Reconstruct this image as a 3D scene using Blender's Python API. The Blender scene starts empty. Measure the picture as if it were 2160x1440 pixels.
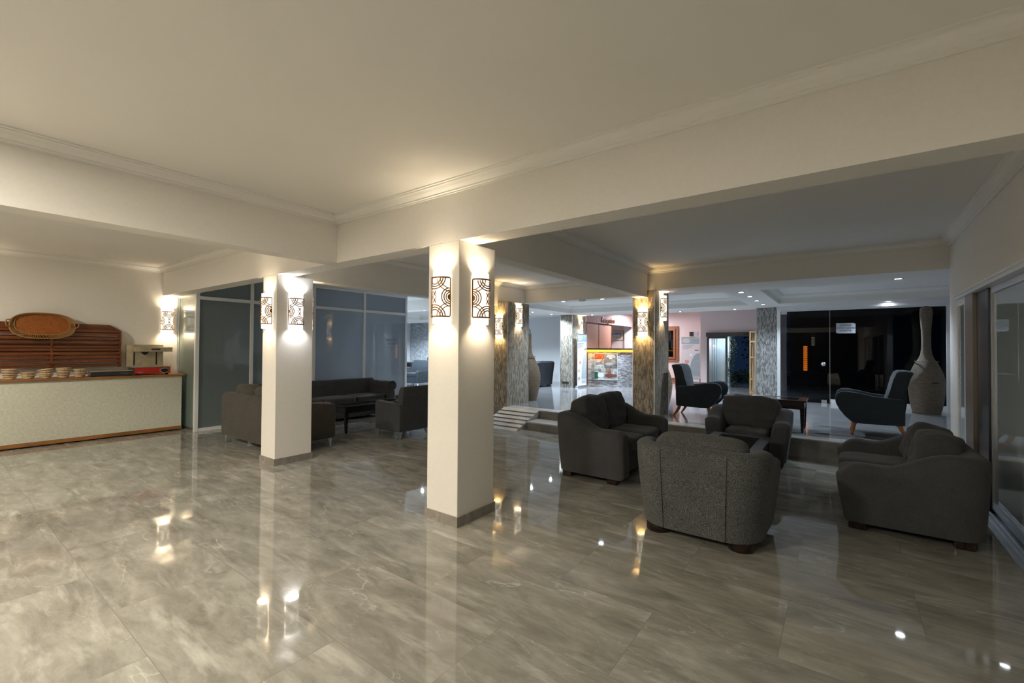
import bpy, bmesh, math, random
from mathutils import Vector, Matrix, noise
random.seed(7)
D = bpy.data
S = bpy.context.scene
COL = S.collection
PI = math.pi

# ------------------------------------------------------------------ camera, world, exposure
F_PX, YAW, PITCH, ROLL, CAM_H = 939.0, math.radians(36.484), math.radians(.793), math.radians(.400), 1.5
fw = Vector((-math.sin(YAW)*math.cos(PITCH), math.cos(YAW)*math.cos(PITCH), math.sin(PITCH)))
r0 = Vector((math.cos(YAW), math.sin(YAW), 0)); u0 = r0.cross(fw)
rt = r0*math.cos(ROLL)+u0*math.sin(ROLL); up = -r0*math.sin(ROLL)+u0*math.cos(ROLL)
cd = D.cameras.new('camera'); cam = D.objects.new('camera', cd); COL.objects.link(cam)
cam.matrix_world = Matrix(((rt.x, up.x, -fw.x, 0), (rt.y, up.y, -fw.y, 0), (rt.z, up.z, -fw.z, CAM_H), (0, 0, 0, 1)))
cd.sensor_width = 36; cd.sensor_fit = 'HORIZONTAL'; cd.lens = F_PX/2160*36; cd.clip_end = 200
S.camera = cam
W = D.worlds.new('night'); S.world = W; W.use_nodes = True
W.node_tree.nodes['Background'].inputs[0].default_value = (.010, .022, .055, 1)
W.node_tree.nodes['Background'].inputs[1].default_value = .22
S.view_settings.view_transform = 'Standard'; S.view_settings.look = 'None'
S.view_settings.exposure = 1.38; S.view_settings.gamma = 1.0; S.view_settings.use_curve_mapping = False
WARM = (1.0, .85, .62); WARMW = (1.0, .91, .76); COOL = (.72, .86, 1.0); COOLW = (.86, .94, 1.0)
K_SC = 1.0      # sconce lamps
K_DL = 1.0      # downlights

# ------------------------------------------------------------------ materials
def nm(name):
    m = D.materials.new(name); m.use_nodes = True
    nt = m.node_tree; b = nt.nodes['Principled BSDF']
    return m, nt, b
def N(nt, t, **k):
    n = nt.nodes.new(t)
    for a, v in k.items(): setattr(n, a, v)
    return n
def L(nt, a, b): nt.links.new(a, b)
def plain(name, c, rough=.5, metal=0., spec=.5, emit=None, es=0., coat=0.):
    m, nt, b = nm(name)
    b.inputs['Base Color'].default_value = (*c, 1); b.inputs['Roughness'].default_value = rough
    b.inputs['Metallic'].default_value = metal; b.inputs['Specular IOR Level'].default_value = spec
    b.inputs['Coat Weight'].default_value = coat
    if emit: b.inputs['Emission Color'].default_value = (*emit, 1); b.inputs['Emission Strength'].default_value = es
    return m
def bumpy(name, c, rough, scale, strength, dist=.01, c2=None, detail=4, metal=0., spec=.4, stretch=(1, 1, 1), cscale=None):
    m, nt, b = nm(name)
    tc = N(nt, 'ShaderNodeTexCoord'); mp = N(nt, 'ShaderNodeMapping'); mp.inputs['Scale'].default_value = stretch
    L(nt, tc.outputs['Object'], mp.inputs[0])
    n = N(nt, 'ShaderNodeTexNoise'); n.inputs['Scale'].default_value = scale; n.inputs['Detail'].default_value = detail
    L(nt, mp.outputs[0], n.inputs['Vector'])
    bp = N(nt, 'ShaderNodeBump'); bp.inputs['Strength'].default_value = strength; bp.inputs['Distance'].default_value = dist
    L(nt, n.outputs['Fac'], bp.inputs['Height']); L(nt, bp.outputs[0], b.inputs['Normal'])
    n2 = n
    if cscale:
        n2 = N(nt, 'ShaderNodeTexNoise'); n2.inputs['Scale'].default_value = cscale; n2.inputs['Detail'].default_value = 5
        L(nt, mp.outputs[0], n2.inputs['Vector'])
    cr = N(nt, 'ShaderNodeValToRGB'); c2 = c2 or tuple(v*.85 for v in c)
    cr.color_ramp.elements[0].color = (*c2, 1); cr.color_ramp.elements[0].position = .35
    cr.color_ramp.elements[1].color = (*c, 1); cr.color_ramp.elements[1].position = .65
    L(nt, n2.outputs['Fac'], cr.inputs[0]); L(nt, cr.outputs[0], b.inputs['Base Color'])
    b.inputs['Roughness'].default_value = rough; b.inputs['Metallic'].default_value = metal
    b.inputs['Specular IOR Level'].default_value = spec
    return m
def marble(name, base, base2, vein, bw=1.22, bh=.61, off=(0, 0), rough=.05, warp=True, grout=(.20, .19, .17)):
    m, nt, b = nm(name)
    tc = N(nt, 'ShaderNodeTexCoord'); mp = N(nt, 'ShaderNodeMapping'); mp.inputs['Location'].default_value = (*off, 0)
    L(nt, tc.outputs['Object'], mp.inputs[0])
    br = N(nt, 'ShaderNodeTexBrick'); br.offset = .5; br.inputs['Scale'].default_value = 1
    br.inputs['Brick Width'].default_value = bw; br.inputs['Row Height'].default_value = bh
    br.inputs['Mortar Size'].default_value = .0016; br.inputs['Mortar Smooth'].default_value = 0
    br.inputs['Color1'].default_value = (0, 0, 0, 1); br.inputs['Color2'].default_value = (1, 1, 1, 1)
    L(nt, mp.outputs[0], br.inputs['Vector'])
    vm = N(nt, 'ShaderNodeVectorMath', operation='MULTIPLY_ADD'); vm.inputs[1].default_value = (37, 23, 11)
    L(nt, br.outputs['Color'], vm.inputs[0]); L(nt, tc.outputs['Object'], vm.inputs[2])
    mp2 = N(nt, 'ShaderNodeMapping'); mp2.inputs['Rotation'].default_value = (0, 0, .35); mp2.inputs['Scale'].default_value = (.9, 2.6, 1)
    L(nt, vm.outputs[0], mp2.inputs[0])
    cl = N(nt, 'ShaderNodeTexNoise'); cl.inputs['Scale'].default_value = 2.3; cl.inputs['Detail'].default_value = 9; cl.inputs['Roughness'].default_value = .68; cl.inputs['Distortion'].default_value = .5
    L(nt, mp2.outputs[0], cl.inputs['Vector'])
    cr = N(nt, 'ShaderNodeValToRGB'); cr.color_ramp.elements[0].position = .33; cr.color_ramp.elements[0].color = (*base2, 1)
    cr.color_ramp.elements[1].position = .66; cr.color_ramp.elements[1].color = (*base, 1)
    L(nt, cl.outputs['Fac'], cr.inputs[0])
    col = cr.outputs[0]
    for sc, w, dist, amt, seed in ((.8, .005, .3, .30, 0), (1.7, .005, .2, .24, 9)):
        vn = N(nt, 'ShaderNodeTexNoise'); vn.inputs['Scale'].default_value = sc; vn.inputs['Detail'].default_value = 5; vn.inputs['Distortion'].default_value = dist
        ad = N(nt, 'ShaderNodeVectorMath', operation='ADD'); ad.inputs[1].default_value = (seed, seed*2, 0); L(nt, mp2.outputs[0], ad.inputs[0]); L(nt, ad.outputs[0], vn.inputs['Vector'])
        s = N(nt, 'ShaderNodeMath', operation='SUBTRACT'); s.inputs[1].default_value = .5; L(nt, vn.outputs['Fac'], s.inputs[0])
        a = N(nt, 'ShaderNodeMath', operation='ABSOLUTE'); L(nt, s.outputs[0], a.inputs[0])
        mr = N(nt, 'ShaderNodeMapRange'); mr.inputs['From Min'].default_value = 0; mr.inputs['From Max'].default_value = w; mr.inputs['To Min'].default_value = 1; mr.inputs['To Max'].default_value = 0
        L(nt, a.outputs[0], mr.inputs['Value'])
        msk = N(nt, 'ShaderNodeTexNoise'); msk.inputs['Scale'].default_value = 1.3; ad2 = N(nt, 'ShaderNodeVectorMath', operation='ADD'); ad2.inputs[1].default_value = (seed+5, 3, 2)
        L(nt, mp2.outputs[0], ad2.inputs[0]); L(nt, ad2.outputs[0], msk.inputs['Vector'])
        m2 = N(nt, 'ShaderNodeMapRange'); m2.inputs['From Min'].default_value = .45; m2.inputs['From Max'].default_value = .7; m2.inputs['To Max'].default_value = amt*1.6
        L(nt, msk.outputs['Fac'], m2.inputs['Value'])
        mu = N(nt, 'ShaderNodeMath', operation='MULTIPLY'); L(nt, mr.outputs[0], mu.inputs[0]); L(nt, m2.outputs[0], mu.inputs[1])
        mx = N(nt, 'ShaderNodeMixRGB'); mx.inputs[2].default_value = (*vein, 1); L(nt, mu.outputs[0], mx.inputs[0]); L(nt, col, mx.inputs[1]); col = mx.outputs[0]
    for sc, lo, hi, amt, st in ((1.5, .58, .80, .55, 5.0), (4.0, .56, .78, .30, 2.5)):
        mp3 = N(nt, 'ShaderNodeMapping'); mp3.inputs['Rotation'].default_value = (0, 0, .35); mp3.inputs['Scale'].default_value = (.8, st, 1); mp3.inputs['Location'].default_value = (st, 3, 0); L(nt, vm.outputs[0], mp3.inputs[0])
        wn = N(nt, 'ShaderNodeTexNoise'); wn.inputs['Scale'].default_value = sc; wn.inputs['Detail'].default_value = 7; wn.inputs['Roughness'].default_value = .6; L(nt, mp3.outputs[0], wn.inputs['Vector'])
        wr_ = N(nt, 'ShaderNodeMapRange'); wr_.inputs['From Min'].default_value = lo; wr_.inputs['From Max'].default_value = hi; wr_.inputs['To Max'].default_value = amt; L(nt, wn.outputs['Fac'], wr_.inputs['Value'])
        mx = N(nt, 'ShaderNodeMixRGB'); mx.inputs[2].default_value = (*vein, 1); L(nt, wr_.outputs[0], mx.inputs[0]); L(nt, col, mx.inputs[1]); col = mx.outputs[0]
    mx = N(nt, 'ShaderNodeMixRGB'); mx.inputs[2].default_value = (*grout, 1); L(nt, br.outputs['Fac'], mx.inputs[0]); L(nt, col, mx.inputs[1])
    L(nt, mx.outputs[0], b.inputs['Base Color'])
    b.inputs['Roughness'].default_value = rough; b.inputs['Specular IOR Level'].default_value = .62
    if warp:
        wn = N(nt, 'ShaderNodeTexNoise'); wn.inputs['Scale'].default_value = 2.4; wn.inputs['Detail'].default_value = 1; L(nt, vm.outputs[0], wn.inputs['Vector'])
        bp = N(nt, 'ShaderNodeBump'); bp.inputs['Strength'].default_value = .10; bp.inputs['Distance'].default_value = .006
        L(nt, wn.outputs['Fac'], bp.inputs['Height']); L(nt, bp.outputs[0], b.inputs['Normal'])
    return m
def stonestrip(name, cols, length=.16, row=.022, vertical=True, bump=.6, rough=.6):
    m, nt, b = nm(name)
    tc = N(nt, 'ShaderNodeTexCoord'); sp = N(nt, 'ShaderNodeSeparateXYZ'); L(nt, tc.outputs['Object'], sp.inputs[0])
    ad = N(nt, 'ShaderNodeMath', operation='ADD'); L(nt, sp.outputs[0], ad.inputs[0]); L(nt, sp.outputs[1], ad.inputs[1])
    cb = N(nt, 'ShaderNodeCombineXYZ')
    L(nt, sp.outputs[2] if vertical else ad.outputs[0], cb.inputs[0]); L(nt, ad.outputs[0] if vertical else sp.outputs[2], cb.inputs[1])
    br = N(nt, 'ShaderNodeTexBrick'); br.offset = .37; br.offset_frequency = 2; br.inputs['Scale'].default_value = 1
    br.inputs['Brick Width'].default_value = length; br.inputs['Row Height'].default_value = row; br.inputs['Mortar Size'].default_value = .0015
    br.inputs['Color1'].default_value = (0, 0, 0, 1); br.inputs['Color2'].default_value = (1, 1, 1, 1); br.inputs['Mortar'].default_value = (0, 0, 0, 1)
    L(nt, cb.outputs[0], br.inputs['Vector'])
    cr = N(nt, 'ShaderNodeValToRGB'); el = cr.color_ramp.elements
    el[0].color = (*cols[0], 1); el[1].color = (*cols[-1], 1)
    for i, c in enumerate(cols[1:-1]):
        e = el.new((i+1)/(len(cols)-1)); e.color = (*c, 1)
    L(nt, br.outputs['Color'], cr.inputs[0])
    no = N(nt, 'ShaderNodeTexNoise'); no.inputs['Scale'].default_value = 60; no.inputs['Detail'].default_value = 3; L(nt, tc.outputs['Object'], no.inputs['Vector'])
    mx = N(nt, 'ShaderNodeMixRGB', blend_type='MULTIPLY'); mx.inputs[0].default_value = .5; L(nt, cr.outputs[0], mx.inputs[1]); L(nt, no.outputs['Fac'], mx.inputs[2])
    mg = N(nt, 'ShaderNodeMixRGB'); mg.inputs[2].default_value = (.06, .055, .05, 1); L(nt, br.outputs['Fac'], mg.inputs[0]); L(nt, mx.outputs[0], mg.inputs[1])
    L(nt, mg.outputs[0], b.inputs['Base Color'])
    a2 = N(nt, 'ShaderNodeMath', operation='ADD'); L(nt, br.outputs['Color'], a2.inputs[0]); L(nt, no.outputs['Fac'], a2.inputs[1])
    s2 = N(nt, 'ShaderNodeMath', operation='SUBTRACT'); L(nt, a2.outputs[0], s2.inputs[0]); L(nt, br.outputs['Fac'], s2.inputs[1])
    bp = N(nt, 'ShaderNodeBump'); bp.inputs['Strength'].default_value = bump; bp.inputs['Distance'].default_value = .008
    L(nt, s2.outputs[0], bp.inputs['Height']); L(nt, bp.outputs[0], b.inputs['Normal'])
    b.inputs['Roughness'].default_value = rough
    return m
def fabric(name, c, c2, scale=260, bump=.35, weave=None):
    m, nt, b = nm(name)
    tc = N(nt, 'ShaderNodeTexCoord')
    n = N(nt, 'ShaderNodeTexNoise'); n.inputs['Scale'].default_value = scale; n.inputs['Detail'].default_value = 2; L(nt, tc.outputs['Object'], n.inputs['Vector'])
    n2 = N(nt, 'ShaderNodeTexNoise'); n2.inputs['Scale'].default_value = 6; n2.inputs['Detail'].default_value = 3; L(nt, tc.outputs['Object'], n2.inputs['Vector'])
    cr = N(nt, 'ShaderNodeValToRGB'); cr.color_ramp.elements[0].color = (*c2, 1); cr.color_ramp.elements[0].position = .38; cr.color_ramp.elements[1].color = (*c, 1); cr.color_ramp.elements[1].position = .62
    L(nt, n.outputs['Fac'], cr.inputs[0])
    mx = N(nt, 'ShaderNodeMixRGB', blend_type='MULTIPLY'); mx.inputs[0].default_value = .35; L(nt, cr.outputs[0], mx.inputs[1]); L(nt, n2.outputs['Fac'], mx.inputs[2])
    col = mx.outputs[0]; h = n.outputs['Fac']
    if weave:
        br = N(nt, 'ShaderNodeTexChecker'); br.inputs['Scale'].default_value = weave; L(nt, tc.outputs['Object'], br.inputs['Vector'])
        m3 = N(nt, 'ShaderNodeMixRGB', blend_type='MULTIPLY'); m3.inputs[0].default_value = .45; m3.inputs[2].default_value = (.4, .4, .4, 1)
        mm = N(nt, 'ShaderNodeMath', operation='MULTIPLY'); mm.inputs[1].default_value = .6; L(nt, br.outputs['Fac'], mm.inputs[0]); L(nt, mm.outputs[0], m3.inputs[0]); L(nt, col, m3.inputs[1]); col = m3.outputs[0]
    L(nt, col, b.inputs['Base Color'])
    bp = N(nt, 'ShaderNodeBump'); bp.inputs['Strength'].default_value = bump; bp.inputs['Distance'].default_value = .003; L(nt, h, bp.inputs['Height']); L(nt, bp.outputs[0], b.inputs['Normal'])
    b.inputs['Roughness'].default_value = .95; b.inputs['Specular IOR Level'].default_value = .15
    b.inputs['Sheen Weight'].default_value = .1; b.inputs['Sheen Roughness'].default_value = .5
    return m
def wood(name, c, c2, rough=.35, scale=3, stretch=(1, 14, 14)):
    m = bumpy(name, c, rough, scale, .02, .0004, c2, 8, stretch=stretch)
    return m
def wicker(name, c, c2):
    m, nt, b = nm(name)
    tc = N(nt, 'ShaderNodeTexCoord'); sp = N(nt, 'ShaderNodeSeparateXYZ'); L(nt, tc.outputs['Object'], sp.inputs[0])
    at = N(nt, 'ShaderNodeMath', operation='ARCTAN2'); L(nt, sp.outputs[1], at.inputs[0]); L(nt, sp.outputs[0], at.inputs[1])
    ml = N(nt, 'ShaderNodeMath', operation='MULTIPLY'); ml.inputs[1].default_value = .3; L(nt, at.outputs[0], ml.inputs[0])
    cb = N(nt, 'ShaderNodeCombineXYZ'); L(nt, ml.outputs[0], cb.inputs[0]); L(nt, sp.outputs[2], cb.inputs[1])
    br = N(nt, 'ShaderNodeTexBrick'); br.inputs['Scale'].default_value = 1; br.inputs['Brick Width'].default_value = .06; br.inputs['Row Height'].default_value = .018; br.inputs['Mortar Size'].default_value = .004; br.inputs['Mortar Smooth'].default_value = 1
    br.inputs['Color1'].default_value = (*c, 1); br.inputs['Color2'].default_value = (*c2, 1); br.inputs['Mortar'].default_value = tuple(v*.25 for v in c)+(1,)
    L(nt, cb.outputs[0], br.inputs['Vector']); L(nt, br.outputs['Color'], b.inputs['Base Color'])
    inv = N(nt, 'ShaderNodeMath', operation='SUBTRACT'); inv.inputs[0].default_value = 1; L(nt, br.outputs['Fac'], inv.inputs[1])
    bp = N(nt, 'ShaderNodeBump'); bp.inputs['Strength'].default_value = .9; bp.inputs['Distance'].default_value = .008; L(nt, inv.outputs[0], bp.inputs['Height']); L(nt, bp.outputs[0], b.inputs['Normal'])
    b.inputs['Roughness'].default_value = .6
    return m
def pane(name, tint, ior=1.5, rough=0., diff=0., dcol=(.1, .1, .1)):
    m = D.materials.new(name); m.use_nodes = True; nt = m.node_tree; nt.nodes.clear()
    o = N(nt, 'ShaderNodeOutputMaterial'); t = N(nt, 'ShaderNodeBsdfTransparent'); t.inputs[0].default_value = (*tint, 1)
    g = N(nt, 'ShaderNodeBsdfGlossy'); g.inputs['Roughness'].default_value = rough; g.inputs[0].default_value = (1, 1, 1, 1)
    fr = N(nt, 'ShaderNodeFresnel'); fr.inputs[0].default_value = ior
    mx = N(nt, 'ShaderNodeMixShader'); L(nt, fr.outputs[0], mx.inputs[0])
    base = t.outputs[0]
    if diff:
        d = N(nt, 'ShaderNodeBsdfDiffuse'); d.inputs[0].default_value = (*dcol, 1)
        m2 = N(nt, 'ShaderNodeMixShader'); m2.inputs[0].default_value = diff; L(nt, t.outputs[0], m2.inputs[1]); L(nt, d.outputs[0], m2.inputs[2]); base = m2.outputs[0]
    L(nt, base, mx.inputs[1]); L(nt, g.outputs[0], mx.inputs[2]); L(nt, mx.outputs[0], o.inputs[0])
    return m
def frosted(name, c, ct, gl=.02):
    m = D.materials.new(name); m.use_nodes = True; nt = m.node_tree; nt.nodes.clear()
    o = N(nt, 'ShaderNodeOutputMaterial'); d = N(nt, 'ShaderNodeBsdfDiffuse'); d.inputs[0].default_value = (*c, 1)
    t = N(nt, 'ShaderNodeBsdfTranslucent'); t.inputs[0].default_value = (*ct, 1)
    m1 = N(nt, 'ShaderNodeMixShader'); m1.inputs[0].default_value = .5; L(nt, d.outputs[0], m1.inputs[1]); L(nt, t.outputs[0], m1.inputs[2])
    g = N(nt, 'ShaderNodeBsdfGlossy'); g.inputs['Roughness'].default_value = gl; fr = N(nt, 'ShaderNodeFresnel'); fr.inputs[0].default_value = 1.8
    m2 = N(nt, 'ShaderNodeMixShader'); L(nt, fr.outputs[0], m2.inputs[0]); L(nt, m1.outputs[0], m2.inputs[1]); L(nt, g.outputs[0], m2.inputs[2]); L(nt, m2.outputs[0], o.inputs[0])
    return m

M = {}
M['wall'] = bumpy('wall_paint', (.80, .77, .72), .7, 40, .12, .004, (.78, .75, .70), 3)
M['ceil'] = plain('ceiling_paint', (.80, .78, .74), .8, spec=.2)
M['wallcool'] = plain('white_plaster', (.78, .80, .82), .7)
M['pink'] = plain('pink_lit_plaster', (.80, .68, .68), .7)  # pink light on the pale wall is put into its base colour
M['floor'] = marble('floor_marble', (.345, .335, .295), (.175, .165, .14), (.70, .70, .64), off=(.255, .515), rough=.035)
M['floor2'] = marble('platform_marble', (.235, .24, .25), (.155, .16, .17), (.42, .43, .45), off=(.3, .1), rough=.09)
M['stone_tile'] = marble('plinth_stone', (.30, .27, .23), (.19, .17, .145), (.5, .48, .44), bw=.6, bh=4, rough=.25, warp=False)
M['step'] = marble('step_stone', (.46, .45, .42), (.34, .33, .31), (.66, .65, .62), bw=1.0, bh=4, rough=.2, warp=False)
M['riser'] = marble('riser_stone', (.24, .23, .21), (.15, .145, .135), (.42, .41, .39), bw=1.2, bh=4, rough=.25, warp=False)
M['clad'] = stonestrip('stacked_stone', ((.20, .165, .12), (.34, .295, .23), (.48, .43, .35), (.60, .55, .47)), .085, .019)
M['cladR'] = stonestrip('mosaic_strips', ((.20, .20, .20), (.36, .36, .35), (.55, .55, .53), (.70, .70, .68)), .075, .020, bump=.2, rough=.35)
M['cladH'] = stonestrip('ledge_stone', ((.16, .15, .16), (.34, .33, .34), (.5, .49, .5), (.62, .61, .62)), .16, .028, vertical=False)
M['stucco'] = bumpy('rough_stucco', (.60, .60, .50), .85, 70, .7, .006, (.52, .52, .44), 5, cscale=30)
M['rock'] = bumpy('carved_rock_wall', (.56, .58, .60), .6, 9, 1.0, .05, (.30, .32, .34), 6)
M['pinkrock'] = bumpy('pink_rough_plaster', (.66, .50, .50), .8, 22, .8, .02, (.46, .34, .35), 6)
M['alu'] = plain('brushed_aluminium', (.62, .64, .66), .32, 1.0)
M['whitealu'] = plain('white_aluminium', (.80, .82, .83), .35, .1)
M['alubrown'] = plain('bronze_aluminium', (.28, .24, .20), .35, .6)
M['dkalu'] = plain('dark_aluminium', (.06, .065, .07), .3, .5)
M['brass'] = plain('antique_brass', (.22, .10, .025), .4, .5)
M['shade'] = plain('opal_glass', (.9, .85, .75), .4, emit=(1.0, .90, .72), es=.50)
M['shadec'] = plain('opal_glass_white', (.9, .9, .88), .4, emit=(1.0, .97, .93), es=.50)
M['led'] = plain('led_disc', (1, 1, 1), .4, emit=COOLW, es=20)
M['fg'] = fabric('charcoal_fabric', (.094, .094, .097), (.058, .058, .061))
M['tweed'] = fabric('grey_tweed', (.175, .178, .172), (.036, .038, .040), 200, .5)
M['hound'] = fabric('houndstooth_fabric', (.105, .108, .112), (.048, .050, .053), 220, .4, weave=50)
M['hound2'] = fabric('brown_grey_fabric', (.125, .11, .093), (.062, .054, .046), 220, .4, weave=45)
M['slate'] = fabric('slate_fabric', (.040, .052, .062), (.024, .031, .038), 300, .2)
M['leather'] = plain('black_leather', (.022, .026, .034), .38)
M['darkwood'] = wood('espresso_wood', (.030, .014, .012), (.012, .007, .006), .25)
M['blackwood'] = wood('black_wood', (.022, .020, .022), (.012, .011, .012), .22)
M['orangewood'] = wood('honey_wood', (.36, .13, .035), (.22, .075, .02), .3)
M['counterwood'] = wood('counter_wood', (.34, .15, .045), (.20, .085, .025), .32, stretch=(14, 1, 14))
M['rackwood'] = wood('mahogany_wood', (.20, .062, .018), (.11, .032, .010), .28, stretch=(14, .6, 14))
M['winwood'] = wood('window_wood', (.36, .15, .07), (.26, .10, .05), .4)
M['palewood'] = wood('pine_wood', (.55, .36, .16), (.42, .26, .11), .45, stretch=(14, 14, 1))
M['wicker'] = wicker('rattan_weave', (.25, .195, .13), (.17, .13, .09))
M['wickerd'] = wicker('brown_rattan_weave', (.24, .17, .10), (.17, .12, .07))
M['straw'] = wicker('straw_weave', (.95, .72, .46), (.82, .60, .36))
M['tray'] = bumpy('rattan_tray', (.36, .11, .014), .5, 30, .8, .004, (.20, .055, .008), 3, stretch=(1, 1, 5))
M['traycane'] = plain('tray_cane', (.30, .15, .045), .5)
M['steel'] = bumpy('stained_steel', (.66, .58, .42), .34, 8, .05, .002, (.50, .43, .30), 6, metal=.7)
M['red'] = plain('red_enamel', (.42, .02, .015), .35)
M['black'] = plain('black_plastic', (.012, .012, .013), .35)
M['blacksteel'] = plain('black_enamel', (.02, .022, .024), .28)
M['white'] = plain('white_print', (.60, .62, .65), .5)
M['paper'] = plain('paper', (.55, .60, .66), .6)
M['ink'] = plain('print_ink', (.05, .05, .06), .6)
M['greyink'] = plain('grey_ink', (.16, .17, .21), .6)
M['bblue'] = plain('banner_blue', (.26, .37, .43), .5)
M['dglass'] = pane('dark_window_glass', (.45, .48, .52), 1.34)
M['rglass'] = pane('sliding_door_glass', (.25, .28, .30), 1.55, 0., .8, (.46, .53, .55))
M['cglass'] = pane('clear_glass', (.86, .9, .9), 1.5)
M['tglass'] = pane('table_glass', (.75, .8, .84), 1.7)
M['frostL'] = frosted('olive_frosted_glass', (.25, .29, .29), (.60, .66, .64))
M['frostR'] = frosted('blue_frosted_glass', (.24, .27, .30), (.60, .66, .72))
M['frostN'] = frosted('green_frosted_glass', (.30, .38, .34), (.25, .35, .30), .15)
M['bamboo'] = None
M['amber'] = plain('amber_light', (1, .5, .1), .5, emit=(1.0, .52, .02), es=1.3)
M['neon'] = plain('orange_glow', (1, .3, .05), .5, emit=(1.0, .20, .015), es=.9)
M['tube'] = plain('tube_light', (1, 1, 1), .5, emit=(.92, .95, 1.0), es=5)
M['leaf'] = plain('leaf', (.05, .10, .045), .5)
M['curtain'] = plain('pale_curtain', (.65, .74, .80), .8)
M['conc'] = plain('outside_paving', (.08, .08, .085), .8)
def mk_bamboo():
    m, nt, b = nm('woven_bamboo')
    tc = N(nt, 'ShaderNodeTexCoord'); mp = N(nt, 'ShaderNodeMapping'); mp.inputs['Rotation'].default_value = (math.radians(50), 0, 0); L(nt, tc.outputs['Object'], mp.inputs[0])
    w = N(nt, 'ShaderNodeTexWave'); w.bands_direction = 'Z'; w.inputs['Scale'].default_value = 9; w.inputs['Distortion'].default_value = 1.5; w.inputs['Detail'].default_value = 3; w.inputs['Detail Scale'].default_value = 4
    L(nt, mp.outputs[0], w.inputs['Vector'])
    cr = N(nt, 'ShaderNodeValToRGB'); cr.color_ramp.elements[0].color = (.20, .075, .045, 1); cr.color_ramp.elements[1].color = (.52, .29, .21, 1); cr.color_ramp.elements[1].position = .45
    L(nt, w.outputs['Color'], cr.inputs[0]); L(nt, cr.outputs[0], b.inputs['Base Color']); b.inputs['Roughness'].default_value = .6
    return m
M['bamboo'] = mk_bamboo()

# ------------------------------------------------------------------ object helpers
def link(name, bm, mat=None, parent=None, smooth=None, loc=None):
    me = D.meshes.new(name)
    bmesh.ops.recalc_face_normals(bm, faces=bm.faces[:])
    bm.to_mesh(me); bm.free()
    if mat: me.materials.append(M[mat] if isinstance(mat, str) else mat)
    if smooth:
        for p in me.polygons: p.use_smooth = True
        if smooth is not True: me.set_sharp_from_angle(angle=math.radians(smooth))
    o = D.objects.new(name, me); COL.objects.link(o)
    if loc: o.location = loc
    if parent: o.parent = parent
    return o
def tag(o, label=None, cat=None, group=None, kind=None):
    if label: o['label'] = label
    if cat: o['category'] = cat
    if group: o['group'] = group
    if kind: o['kind'] = kind
    return o
def thing(name, label, cat, loc=(0, 0, 0), rz=0, group=None):
    o = D.objects.new(name, None); COL.objects.link(o); o.location = loc; o.rotation_euler = (0, 0, rz); o.empty_display_size = .1
    return tag(o, label, cat, group)
def struct(name, bm, mat, parent=None, smooth=None):
    o = link(name, bm, mat, parent, smooth)
    if not parent: o['kind'] = 'structure'
    return o
def copy_tree(o, loc=None, rz=None, label=None, parent=None):
    c = o.copy(); COL.objects.link(c); c.parent = parent
    if loc is not None: c.location = loc
    if rz is not None: c.rotation_euler = (0, 0, rz)
    if label: c['label'] = label
    for ch in list(o.children): copy_tree(ch, parent=c)
    return c
def B(): return bmesh.new()
def box(bm, x0, x1, y0, y1, z0, z1, bev=0, seg=2):
    vs = [bm.verts.new((x, y, z)) for z in (z0, z1) for y in (y0, y1) for x in (x0, x1)]
    f = [(0, 1, 3, 2), (4, 6, 7, 5), (0, 4, 5, 1), (2, 3, 7, 6), (0, 2, 6, 4), (1, 5, 7, 3)]
    fs = [bm.faces.new([vs[i] for i in q]) for q in f]
    if bev:
        es = list({e for q in fs for e in q.edges})
        bmesh.ops.bevel(bm, geom=es, offset=bev, segments=seg, affect='EDGES', profile=.5)
    return vs
def bx(*a, **k):
    bm = B(); box(bm, *a, **k); return bm
def prism(bm, pts, a0, a1, axis='x', bev=0, seg=3):
    """polygon pts in the plane normal to axis, extruded from a0 to a1"""
    def P(p, a):
        return (a, p[0], p[1]) if axis == 'x' else ((p[0], a, p[1]) if axis == 'y' else (p[0], p[1], a))
    n = len(pts)
    v0 = [bm.verts.new(P(p, a0)) for p in pts]; v1 = [bm.verts.new(P(p, a1)) for p in pts]
    f0 = bm.faces.new(v0[::-1]); f1 = bm.faces.new(v1)
    for i in range(n): bm.faces.new((v0[i], v0[(i+1) % n], v1[(i+1) % n], v1[i]))
    if bev:
        es = list(f0.edges)+list(f1.edges)
        bmesh.ops.bevel(bm, geom=es, offset=bev, segments=seg, affect='EDGES', profile=.5)
def loft(bm, rings, cap=True, closed=True):
    vr = [[bm.verts.new(p) for p in r] for r in rings]
    n = len(vr[0])
    for a, b in zip(vr[:-1], vr[1:]):
        for i in range(n if closed else n-1):
            j = (i+1) % n
            bm.faces.new((a[i], a[j], b[j], b[i]))
    if cap:
        bm.faces.new(vr[0][::-1]); bm.faces.new(vr[-1])
    return vr
def tube(bm, pts, r, n=8, cap=True):
    pts = [Vector(p) for p in pts]; rings = []
    rr = r if isinstance(r, (list, tuple)) else [r]*len(pts)
    ref = None
    for i, p in enumerate(pts):
        t = (pts[min(i+1, len(pts)-1)]-pts[max(i-1, 0)]).normalized()
        if ref is None: ref = Vector((0, 0, 1)) if abs(t.z) < .9 else Vector((1, 0, 0))
        a = (ref - t*ref.dot(t)).normalized(); b = t.cross(a); ref = a
        rings.append([p+(a*math.cos(2*PI*k/n)+b*math.sin(2*PI*k/n))*rr[i] for k in range(n)])
    loft(bm, rings, cap)
def lathe(bm, prof, n=40, cap=True):
    loft(bm, [[(r*math.cos(2*PI*k/n), r*math.sin(2*PI*k/n), z) for k in range(n)] for r, z in prof], cap)
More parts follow.
